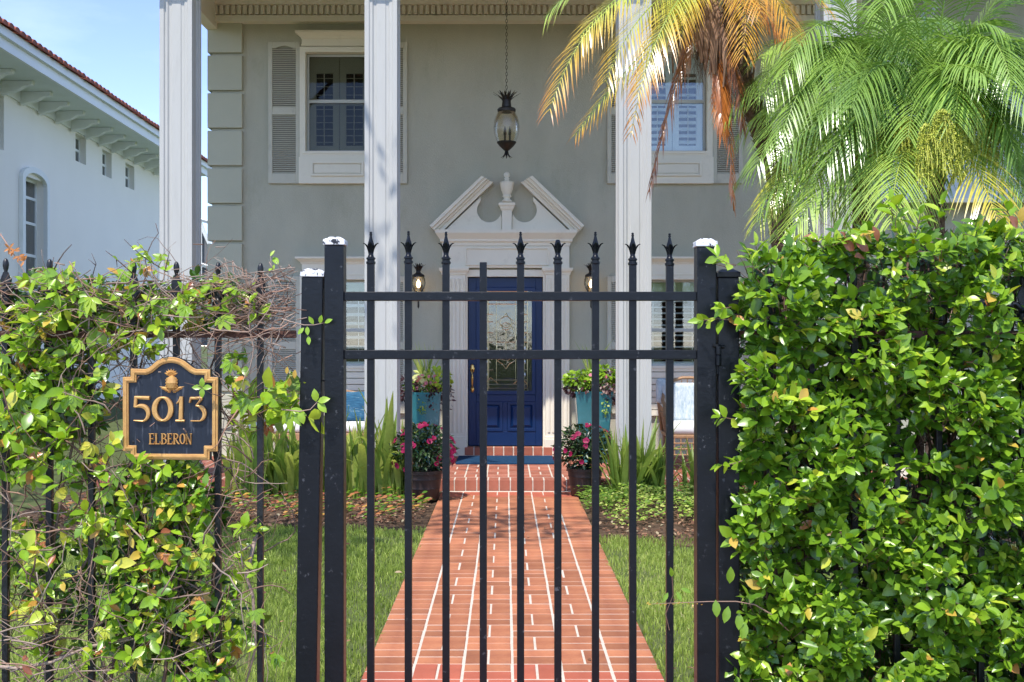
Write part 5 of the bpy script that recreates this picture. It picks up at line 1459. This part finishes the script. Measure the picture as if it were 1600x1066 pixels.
def green_palm(name_label, c, base, nfr, seed, L0, tint0, expl, ftop=None, trunk_r=.055):
    random.seed(seed)
    T = thing('palm_tree', (base.x, base.y, 0), name_label, 'palm tree')
    palm_trunk(T, bez(base, Vector(((base.x + c.x) / 2, base.y, c.z * .5)), c, 8), trunk_r + .02, trunk_r)
    for k in range(nfr):
        az = k * 2.39996 + random.uniform(-.2, .2); el = R(78 - 88 * (k / nfr) ** .8 + random.uniform(-6, 6)); L_ = L0 * random.uniform(.85, 1.12)
        if math.sin(az) < -.25 and el < R(42): el += R(38); L_ *= .8
        if math.cos(az) < -.2: L_ *= .74
        h = Vector((math.cos(az), math.sin(az) * .9, 0))
        p1 = c + h * L_ * .55 * math.cos(el) + Vector((0, 0, L_ * .62 * math.sin(el) + .12))
        p2 = c + h * L_ * (.62 + .4 * math.cos(el)) + Vector((0, 0, L_ * (.42 * math.sin(el) - .42) + random.uniform(-.1, .1)))
        frond(T, c, p1, p2, 46, L0 * .235, tint0 + random.uniform(-.12, .12), tint0 + random.uniform(.0, .16), width=.0115)
    for q1, q2, y, a, b_ in expl:
        p1, p2 = P(q1[0], q1[1], c.y - y * .6), P(q2[0], q2[1], c.y - y)
        frond(T, c, p1, p2, 48, L0 * .23, a, b_, width=.0125)
    return T
cB = P(1462, 190, 7.3); cC = P(1345, 140, 7.9)
PB = green_palm('green palm with hanging fruit bunches and yellowing low fronds behind the hedge', cB, Vector((P(1462, 0, 7.3).x, 7.3, 0)), 44, 11, 1.55, .30,
    [((1400, 200), (1392, 350), 1.0, .44, .52), ((1505, 200), (1562, 350), 1.0, .56, .72), ((1530, 190), (1610, 330), .7, .36, .46), ((1560, 60), (1620, 300), .5, .25, .3), ((1500, 40), (1495, 170), .8, .38, .45), ((1380, 20), (1330, 170), .7, .25, .34),
     ((1400, 60), (1290, 260), .5, .28, .36), ((1340, 190), (1240, 360), .3, .34, .55), ((1390, 120), (1350, 330), .6, .3, .36), ((1570, 120), (1640, 340), .3, .26, .3), ((1350, 60), (1410, -40), .5, .3, .3), ((1500, -20), (1580, 60), .6, .34, .34), ((1560, 10), (1640, 110), .4, .3, .3), ((1500, 60), (1590, -40), .3, .33, .35), ((1440, -30), (1440, -120), .3, .3, .3), ((1400, 0), (1360, -60), .5, .36, .36), ((1540, 90), (1590, 250), .7, .28, .3), ((1480, 100), (1440, 330), .4, .34, .42), ((1520, 110), (1600, 200), .2, .3, .34), ((1560, 160), (1625, 330), .1, .28, .32), ((1460, 60), (1540, 120), 1.0, .36, .4), ((1470, -120), (1520, -60), .5, .34, .38), ((1520, -110), (1600, -30), .6, .30, .34), ((1560, -90), (1660, 30), .4, .28, .3), ((1540, -40), (1580, 130), .9, .36, .42), ((1420, -100), (1380, 10), .7, .34, .38), ((1600, -20), (1640, 190), .6, .3, .34)])
PCm = green_palm('fresh green palm with long arching fronds between the leaning palm and the fruiting palm', cC, Vector((P(1345, 0, 7.9).x, 7.9, 0)), 38, 23, 1.42, .33,
    [((1300, 40), (1195, 180), .3, .28, .34), ((1260, 70), (1182, 260), .5, .28, .40), ((1290, 150), (1185, 345), .4, .36, .66), ((1300, 200), (1220, 370), .5, .38, .52), ((1350, 60), (1400, 240), .9, .25, .32), ((1240, 20), (1190, 90), .2, .36, .5), ((1310, 120), (1262, 320), .8, .3, .4), ((1340, -20), (1280, -10), .5, .32, .42), ((1320, 200), (1330, 350), .3, .42, .5), ((1300, -60), (1225, 120), .6, .34, .42), ((1290, 0), (1215, 230), .7, .32, .40), ((1330, 0), (1300, 190), 1.0, .3, .36), ((1270, 160), (1200, 310), .5, .42, .68)])
random.seed(77)
for px, py, w_, h_, Y in ((1415, 188, 20, 120, 6.75), (1446, 200, 18, 130, 6.5), (1474, 178, 20, 110, 6.45), (1512, 150, 26, 130, 6.7), (1552, 190, 20, 90, 6.9), (1380, 205, 18, 90, 6.95), (1340, 205, 24, 70, 7.5), (1495, 215, 20, 80, 6.5)):
    m = MB(); apex = P(px, py - 8, Y)
    for k in range(52):
        dx = random.uniform(-w_, w_) / F * Y; ln = h_ / F * Y * random.uniform(.6, 1.05) * (1 - .4 * (abs(dx) / (w_ / F * Y)) ** 2)
        pts = [apex + Vector((dx * q ** .5, random.uniform(-.06, .06) * q, -ln * q ** 1.4)) for q in (0, .25, .5, .75, 1)]
        m.tube(pts, .0022, 3, .9)
        for j in range(16):
            q = .15 + .85 * j / 16; i = min(3, int(q * 4)); c = pts[i].lerp(pts[i + 1], q * 4 - i) + rv(.007); r_ = random.uniform(.0048, .0072); ti = random.random()
            m.add([c + Vector(e) * r_ for e in ((1, 0, 0), (-1, 0, 0), (0, 1, 0), (0, -1, 0), (0, 0, 1), (0, 0, -1))], [(0, 2, 4), (2, 1, 4), (1, 3, 4), (3, 0, 4), (2, 0, 5), (1, 2, 5), (3, 1, 5), (0, 3, 5)], ti)
    m.build('fruit_bunch', FRUIT, PCm if px in (1340,) else PB, tint=True)

# ------------------------------------------------------------------ iris and agapanthus clumps
def strap_mesh(L_, W_, lean, droop, tint, n=8):
    W_ *= 1.9; v = []; t = []
    for j in range(n):
        u = j / (n - 1); a = lean * (1 + droop * u * u)
        x = L_ * u * math.sin(min(a, 2.2)) * .9; z = L_ * u * math.cos(min(a, 2.0) * .85)
        if droop > 1 and u > .6: z -= L_ * (u - .6) ** 2 * droop * .8
        ww = W_ * (.55 + .9 * u if u < .4 else .91 * (1 - ((u - .4) / .6) ** 1.9) + .02) / 2
        v += [(x, ww, z), (x + .004, 0, z - .006), (x, -ww, z)]; t += [min(.99, tint + .18 * u * u)] * 3
    f = []
    for j in range(n - 1): f += [(3 * j, 3 * j + 1, 3 * j + 4, 3 * j + 3), (3 * j + 1, 3 * j + 2, 3 * j + 5, 3 * j + 4)]
    me = mesh_of(v, f, True, t); me.materials.append(STRAP); return me
STR = [strap_mesh(1, .050, le, dr, ti) for le, dr, ti in ((.04, .4, .45), (.10, .6, .55), (.16, .8, .5), (.24, .9, .35), (.34, 1.2, .5), (.06, 1.0, .7), (.36, 1.1, .6), (.12, .3, .25))]
def clump(px, Y, n, h, lab, r_=.10, green=0):
    x = (px - CX) / F * Y; t = thing('iris_plant', (x, Y, .02), lab, 'strap leaf plant', 'strap leaved plants along the porch')
    if not green: h *= 1.16
    for k in range(int(n * 1.35)):
        me = random.choice(STR if not green else [STR[3], STR[7], STR[2], STR[4], STR[0]]); a = random.uniform(0, 2 * math.pi); s_ = h * random.uniform(.55, 1.08)
        link('leaf', me, None, t, (r_ * random.uniform(-1, 1), r_ * random.uniform(-.6, .6), 0), (0, 0, a), (s_ * random.uniform(.8, 1.2), s_ * random.uniform(.75, 1.3), s_))
clump(375, 9.95, 22, .62, 'iris clump seen through the vines at the far left of the bed', .13)
clump(415, 9.9, 26, .72, 'tall yellow green iris clump left of the black fence post', .14)
clump(448, 9.9, 24, .70, 'dense iris clump touching the left edge of the fence post', .12)
clump(390, 9.7, 16, .55, 'lower iris clump in front, beside the picket left of the post', .12)
clump(470, 10.0, 20, .7, 'iris clump behind the black fence post', .12)
clump(525, 10.0, 18, .7, 'iris clump behind the left gate upright', .12)
clump(505, 9.9, 20, .66, 'iris clump half hidden by the left gate upright', .12)
clump(548, 9.85, 24, .66, 'low iris clump just right of the left gate upright', .12)
clump(580, 9.85, 24, .68, 'iris clump in front of the second column from the left', .10)
clump(604, 9.8, 18, .88, 'tallest iris clump with pointed leaves beside the second column', .06)
clump(628, 9.8, 16, .60, 'iris clump next to the magenta flowers on the left', .06)
clump(972, 9.7, 30, .66, 'dark green arching clump beside the right magenta flowers', .07, 1)
clump(1002, 9.75, 30, .76, 'large dark green strap leaved clump in front of the right column', .08, 1)
clump(1028, 9.75, 16, .62, 'green strap leaved clump left of the rattan chair legs', .06, 1)
clump(1082, 9.8, 20, .60, 'strap leaved clump in front of the rattan armchair', .07, 1)
clump(1140, 9.8, 20, .60, 'strap leaved clump behind the right fence post', .08, 1)
clump(1200, 9.8, 18, .6, 'strap leaved clump behind the left edge of the hedge', .08, 1)
random.seed(5)

# ------------------------------------------------------------------ flower pots and planters
PET = petal(1, .9); flv = []; flf = []; flt = []
for k in range(5):
    B3 = np.array(Matrix.Rotation(R(72 * k), 3, 'Z') @ Matrix.Rotation(R(-14), 3, 'Y')); v = PET[0] @ B3.T; n = len(flv); flv += v.tolist(); flf += [tuple(i + n for i in f) for f in PET[1]]; flt += [.1, .6, .9, .5, .9, .6]
def flower_mesh(mt, add):
    me = mesh_of(flv, flf, True, [min(.99, max(0, t + add)) for t in flt]); me.materials.append(mt); return me
FM = [flower_mesh(MAGE, a) for a in (-.1, .05, .2)]; FP = [flower_mesh(PINK, a) for a in (0, .3)]
def impatiens(px, py, rx, rz, Y, potw, zb, lab):
    s = Y / F; c = Vector(((px - CX) * s, Y, EYE + (HY - py) * s)); rx *= s; rz *= s
    t = thing('flower_pot', (c.x, Y, zb), lab, 'flower pot')
    h = c.z - rz * .55 - zb
    m = MB(); r_ = potw * s / 2
    m.lathe([(r_ * .74, zb), (r_ * .80, zb + h * .06), (r_ * .88, zb + h * .40), (r_ * .91, zb + h * .41), (r_ * .90, zb + h * .45), (r_ * .95, zb + h * .70), (r_ * .99, zb + h * .71), (r_ * .98, zb + h * .76), (r_ * .99, zb + h * .88), (r_ * 1.07, zb + h * .89), (r_ * 1.07, zb + h), (r_ * .96, zb + h), (r_ * .94, zb + h * .93), (.01, zb + h * .93)], c.x, Y, 32)
    m.build('pot', POTB, t, smooth='auto')
    fo_ = Foliage(); n = 1300
    for k in range(n):
        v = rv(1).normalized(); v.z = abs(v.z) * random.choice((1, 1, 1, -.55)); q = Vector((v.x * rx, v.y * rx, v.z * rz)) * (random.uniform(.25, .8) if k % 2 else random.uniform(.8, 1.0))
        d = (Vector((v.x, v.y, v.z * .5 - .15)) + rv(.4)).normalized()
        fo_.add(random.choice(LANCE), c + q, d, v + Vector((0, 0, .6)) + rv(.2), random.uniform(.045, .075), random.uniform(.0, .9) ** 2)
    fo_.joined('foliage', MATS.get('impatiens leaf') or leaf_mat('impatiens leaf', [(0, (.012, .030, .010)), (.6, (.03, .07, .018)), (1, (.08, .12, .03))], .35, .12, .45), t)
    k = 0
    while k < 42:
        v = rv(1).normalized()
        if v.y > .25 or v.z < -.45: continue
        q = c + Vector((v.x * rx, v.y * rx, v.z * rz)) * 1.04 - t.location; n_ = (v + Vector((0, -.2, .1)) + rv(.15)).normalized()
        o = link('flower', random.choice(FM), None, t); o.matrix_local = Matrix.Translation(q) @ n_.to_track_quat('Z', 'Y').to_matrix().to_4x4() @ Matrix.Rotation(random.uniform(0, 6), 4, 'Z') @ Matrix.Scale(random.uniform(.026, .037), 4); k += 1
impatiens(662, 709, 48, 45, 9.75, 58, .02, 'brown ribbed pot of magenta impatiens on the left of the step')
impatiens(914, 707, 47, 43, 10.0, 54, .02, 'dark pot of magenta impatiens on the right of the step')

def planter(x0, x1, ytop, Y, lab, seed):
    random.seed(seed)
    s = Y / F; xc = ((x0 + x1) / 2 - CX) * s; hw = (x1 - x0) / 2 * s; zt = EYE + (HY - ytop) * s
    t = thing('tall_planter', (xc, Y, PH), lab, 'planter')
    m = MB(); b_ = hw * .68
    def sq(h, z, r_=.018, n=5):
        L_ = []
        for cx_, cy_, a0 in ((1, 1, 0), (-1, 1, 90), (-1, -1, 180), (1, -1, 270)):
            for k in range(n): a = R(a0 + 90 * k / (n - 1)); L_.append((xc + cx_ * (h - r_) + r_ * math.cos(a), Y + cy_ * (h - r_) + r_ * math.sin(a), z))
        return L_
    rings = [sq(b_, PH), sq(hw * .97, zt - .03), sq(hw * 1.0, zt - .012), sq(hw, zt), sq(hw - .025, zt), sq(hw - .035, zt - .05)]
    v = [p for r_ in rings for p in r_]; n = len(rings[0]); f = [tuple(range(n - 1, -1, -1)), tuple((len(rings) - 1) * n + k for k in range(n))]
    for i in range(len(rings) - 1):
        for k in range(n): f.append((i * n + k, i * n + (k + 1) % n, (i + 1) * n + (k + 1) % n, (i + 1) * n + k))
    m.add(v, f); m.build('pot', TURQ, t, smooth='auto')
    c = Vector((xc, Y, zt)); W_ = hw * 1.25
    def cloud(name, mt, n, cx_, cz_, rx, rz, ls, t0, t1, tp=LANCE):
        fo_ = Foliage()
        for k in range(n):
            v = rv(1).normalized(); v.y = -abs(v.y) if random.random() < .7 else v.y
            q = c + Vector((cx_ + v.x * rx, v.y * hw * 1.0, cz_ + v.z * rz)) * 1.0 if False else Vector((c.x + cx_ + v.x * rx, c.y + v.y * hw, c.z + cz_ + v.z * rz))
            fo_.add(random.choice(tp), q, (Vector((v.x, v.y, v.z * .6 - .2)) + rv(.4)), v + Vector((0, -.2, .5)) + rv(.3), ls * random.uniform(.85, 1.5), random.uniform(t0, t1))
        return fo_.joined(name, mt, t)
    cloud('green_foliage', LEAF, 130, 0, .08, W_ * .9, .09, .05, .05, .40)
    if seed == 31:
        cloud('plum_foliage', PLUM, 260, -hw * 1.1, .03, hw * .5, .11, .05, 0, .4); cloud('plum_foliage', PLUM, 200, hw * .3, .02, hw * 1.1, .09, .05, 0, .5)
        cloud('lime_foliage', LEAF, 150, hw * .75, .14, hw * .6, .10, .06, .62, .76, OVAL); cloud('silver_leaf', COVERM, 26, -.04, .17, .05, .04, .08, .9, .99, OVAL)
        cloud('trailing_foliage', COVERM, 150, -.03, -.15, .06, .17, .035, .4, .9, OVAL); cloud('trailing_plum', PLUM, 60, .10, -.14, .05, .12, .04, .1, .9, OVAL)
        cloud('side_trail', PLUM, 40, hw * 1.35, -.05, .04, .16, .045, .1, .6)
    else:
        cloud('green_foliage', LEAF, 220, -hw * .7, .13, hw * .7, .08, .06, .3, .6, OVAL); cloud('green_foliage', LEAF, 140, hw * .6, .18, hw * .6, .08, .06, .3, .6, OVAL)
        cloud('plum_foliage', PLUM, 220, -hw * .5, .03, hw * .9, .08, .045, 0, .5, OVAL); cloud('variegated_foliage', PLUM, 320, hw * .8, .04, hw * .85, .17, .05, .1, 1, OVAL)
        cloud('trailing_foliage', COVERM, 140, hw * .55, -.16, .07, .16, .035, .3, .9, OVAL); cloud('silver_leaf', COVERM, 30, 0, .12, .07, .05, .08, .9, .99, OVAL)
    for k in range(30):                              # upright grassy spikes
        a = random.uniform(0, 6.28); ln = random.uniform(.28, .56); le = random.uniform(.05, .5); q0 = Vector((c.x + random.uniform(-.05, .05), c.y, c.z + .08)); m = MB()
        dx, dy = math.cos(a) * le, math.sin(a) * le * .5
        pts = [q0 + Vector((dx * ln * u * (.6 + .7 * u), dy * ln * u, ln * u * (1 - .12 * u))) for u in (0, .25, .5, .75, 1)]
        v = []
        for j, p in enumerate(pts): ww = .0055 * (1 - (j / 4) ** 2) + .0006; v += [p + Vector((ww, 0, 0)), p - Vector((ww, 0, 0))]
        m.add(v, [(2 * j, 2 * j + 1, 2 * j + 3, 2 * j + 2) for j in range(4)], random.uniform(.3, .8)); m.build('spike_leaf', STRAP, t, tint=True)
    for k in range(14 if seed == 31 else 6):
        q = Vector((random.uniform(-.13, .13), -hw * random.uniform(.7, 1.05), zt - PH + random.uniform(.02, .20))); o = link('flower', random.choice(FP), None, t)
        n_ = (Vector((0, -1, .35)) + rv(.25)).normalized(); o.matrix_local = Matrix.Translation(q) @ n_.to_track_quat('Z', 'Y').to_matrix().to_4x4() @ Matrix.Scale(random.uniform(.02, .028), 4)
planter(638, 691, 612, 11.95, 'tall turquoise planter left of the door with pink flowers and lime trailing leaves', 31)
planter(897, 956, 611, 11.95, 'tall turquoise planter right of the door with speckled plum leaves', 32)
random.seed(9)

# ------------------------------------------------------------------ lawn, ground cover, litter
def blades(n, x0, x1, y0, y1, hmin, hmax, wmin, dens_far):
    y = y0 + (y1 - y0) * rng.random(n) ** dens_far; x = x0 + (x1 - x0) * rng.random(n)
    edge = np.abs(x - PC) < 3 * U - .006 + .022 * np.sin(y * 9) * np.sin(y * 23)
    far = (y > np.where(x < PC, 8.38, 7.80) + .10 * np.sin(x * 2.1) + rng.normal(0, .05, n))
    clump_ = (np.sin(x * 7.3 + 2 * np.sin(y * 3.1)) * np.sin(y * 6.1 + x * 2) * .5 + .5)
    keep = ~edge & ~far & (rng.random(n) < .35 + .65 * clump_)
    x, y = x[keep], y[keep]; n = len(x); cl = clump_[keep]
    h = (hmin + (hmax - hmin) * rng.random(n)) * (.7 + .5 * cl); a = rng.random(n) * 2 * np.pi; le = rng.random(n) ** 1.2 * .9
    wd = wmin * (.8 + .5 * rng.random(n)) * (1 + .10 * (y - 4)); fa = rng.random(n) * 2 * np.pi
    dx, dy = np.cos(a) * le * h, np.sin(a) * le * h; wx_, wy_ = np.cos(fa) * wd / 2, np.sin(fa) * wd / 2 * .6
    V = np.zeros((n, 5, 3))
    V[:, 0] = np.stack([x - wx_, y - wy_, np.zeros(n)], 1); V[:, 1] = np.stack([x + wx_, y + wy_, np.zeros(n)], 1)
    V[:, 2] = np.stack([x - wx_ * .8 + dx * .35, y - wy_ * .8 + dy * .35, h * .6], 1); V[:, 3] = np.stack([x + wx_ * .8 + dx * .35, y + wy_ * .8 + dy * .35, h * .6], 1)
    V[:, 4] = np.stack([x + dx, y + dy, h * (1 - .3 * le)], 1)
    me = bpy.data.meshes.new('grass'); me.vertices.add(5 * n); me.vertices.foreach_set('co', V.reshape(-1))
    b_ = (np.arange(n) * 5)[:, None]; quad = b_ + np.array([[0, 1, 3, 2]]); tri = b_ + np.array([[2, 3, 4]])
    loops = np.concatenate([np.concatenate([quad, tri], 1)]).reshape(-1)
    me.loops.add(7 * n); me.loops.foreach_set('vertex_index', loops.astype(np.int32))
    me.polygons.add(2 * n); ls = np.zeros(2 * n, dtype=np.int32); ls[0::2] = np.arange(n) * 7; ls[1::2] = np.arange(n) * 7 + 4
    me.polygons.foreach_set('loop_start', ls); me.update(calc_edges=True)
    tt = np.clip(.42 + .22 * rng.normal(size=n) * .8 + .14 * np.sin(x * 1.7 + y) + .3 * (rng.random(n) < .06), 0, .99)
    at = me.attributes.new('tint', 'FLOAT', 'POINT'); at.data.foreach_set('value', np.repeat(tt, 5).astype(np.float32))
    me.materials.append(GRASSM); return me
o = link('lawn', blades(210000, -3.3, 3.0, 3.75, 8.5, .022, .058, .0042, 1.15)); tag(o, 'short green lawn on both sides of the brick path', 'lawn', kind='stuff')
o = link('lawn', blades(30000, -8, -3.3, 3.75, 9.5, .03, .06, .008, 1.1)); tag(o, 'lawn beyond the vines towards the neighbour house', 'lawn', kind='stuff')

gc_ = Foliage()
for k in range(7600):
    x = random.uniform(P(940, 0, 8.9).x, 4.2); y = random.uniform(8.15, 9.75)
    if y < 8.25 + .10 * math.sin(x * 6) or (x < P(960, 0, 8.9).x + .1 * math.sin(y * 8) and random.random() < .7): continue
    hh = .15 * min(1, (y - 8.1) * 2.2) * random.uniform(.5, 1) * (1 if x > 1.0 else .6); a = random.uniform(0, 6.28)
    gc_.add(random.choice(OVAL), (x, y, .04 + hh), (math.cos(a), math.sin(a), random.uniform(-.2, .5)), Vector((0, -.3, 1)) + rv(.35), random.uniform(.028, .045), random.choice((.1, .2, .35, .5, .6, .7, .85)))
for k in range(700):
    x = random.uniform(P(905, 0, 9.6).x, P(960, 0, 9.6).x); y = random.uniform(9.0, 10.1); a = random.uniform(0, 6.28)
    gc_.add(random.choice(LANCE), (x, y, .05 + .10 * random.random()), (math.cos(a), math.sin(a), .2), Vector((0, -.3, 1)) + rv(.3), .04, random.uniform(.0, .3))
o = gc_.joined('ground_cover', COVERM, None); tag(o, 'low yellow and green variegated ground cover in the right bed', 'ground cover')
lt = Foliage()
for k in range(6500):
    s_ = random.random() < .66
    x = random.uniform(-3.9, -.68) if s_ else random.uniform(.74, 3.5); y = random.uniform(8.3 if s_ else 7.75, 10.2); a = random.uniform(0, 6.28)
    lt.add(random.choice(OVAL), (x, y, .045 + random.random() * .025), (math.cos(a), math.sin(a), random.gauss(0, .25)), Vector((0, 0, 1)) + rv(.4), random.uniform(.025, .05), random.random())
for k in range(130):
    x = random.uniform(-3, 3); y = random.uniform(4, 8.3); a = random.uniform(0, 6.28)
    if abs(x - PC) < .7 and random.random() < .86: continue
    lt.add(random.choice(OVAL), (x, y, .03 if abs(x - PC) < .66 else .05), (math.cos(a), math.sin(a), .1), Vector((0, 0, 1)) + rv(.3), random.uniform(.03, .05), random.random())
o = lt.joined('leaf_litter', LITTER, None); tag(o, 'dry brown leaves scattered over the beds and the lawn', 'leaf litter')
lw = Foliage()
for k in range(1700):
    x = random.uniform(-3.8, -.68); y = random.uniform(8.5, 9.9)
    if math.sin(x * 5 + 2) * math.sin(y * 7) > .35: continue; a = random.uniform(0, 6.28)
    lw.add(random.choice(LANCE), (x, y, .05 + .08 * random.random()), (math.cos(a), math.sin(a), .3), Vector((0, -.2, 1)) + rv(.3), random.uniform(.04, .065), random.choice((.1, .2, .3, .35, .3, .92, .97, 1)))
o = lw.joined('weeds', LEAF, None); tag(o, 'low weeds and reddish leaves in the left bed under the irises', 'weeds')

# ------------------------------------------------------------------ street oak behind the camera, whose boughs dapple the garden
def oak(x, y, h, seed, blobs, lab):
    random.seed(seed)
    T = thing('oak_tree', (x, y, 0), lab, 'tree')
    m = MB(); q = Vector((x, y, -.05)); pts = [q.copy()]
    for k in range(6): q = q + Vector((random.gauss(.03, .08), random.gauss(.02, .08), h * .5 / 6)); pts.append(q.copy())
    m.tube(pts, [.26, .21, .19, .17, .16, .15, .13], 12)
    for bx, by, bz, br, n in blobs:
        mid = (q + Vector((bx, by, bz))) / 2 + Vector((0, 0, .4)); m.tube(bez(q, mid, Vector((bx, by, bz)), 7), [.09, .06, .05, .035, .025, .018, .01], 7)
    m.build('trunk', BARK, T, smooth=True)
    fo_ = Foliage()
    for bx, by, bz, br, n in blobs:
        for k in range(n):
            v = rv(1).normalized() * random.random() ** .4; p = Vector((bx, by, bz)) + Vector((v.x * br * 1.3, v.y * br, v.z * br * .5))
            fo_.add(random.choice(LANCE), p, rv(1), rv(1), random.uniform(.12, .20), random.uniform(.1, .3))
    fo_.joined('crown', LEAF, T)
oak(-5.3, 4.6, 9.5, 3, [(-3.3, 3.7, 8.0, .9, 420), (-1.7, 4.1, 8.3, .8, 300), (-4.9, 5.6, 8.3, 1.3, 260), (-6.6, 3.2, 8.8, 1.6, 500), (-5.0, 2.4, 9.2, 1.3, 300), (-2.5, 6.9, 9.0, .7, 70), (-6.6, 6.4, 8.6, 1.4, 350)], "spreading oak beside the left edge of the front garden, beyond the picture")
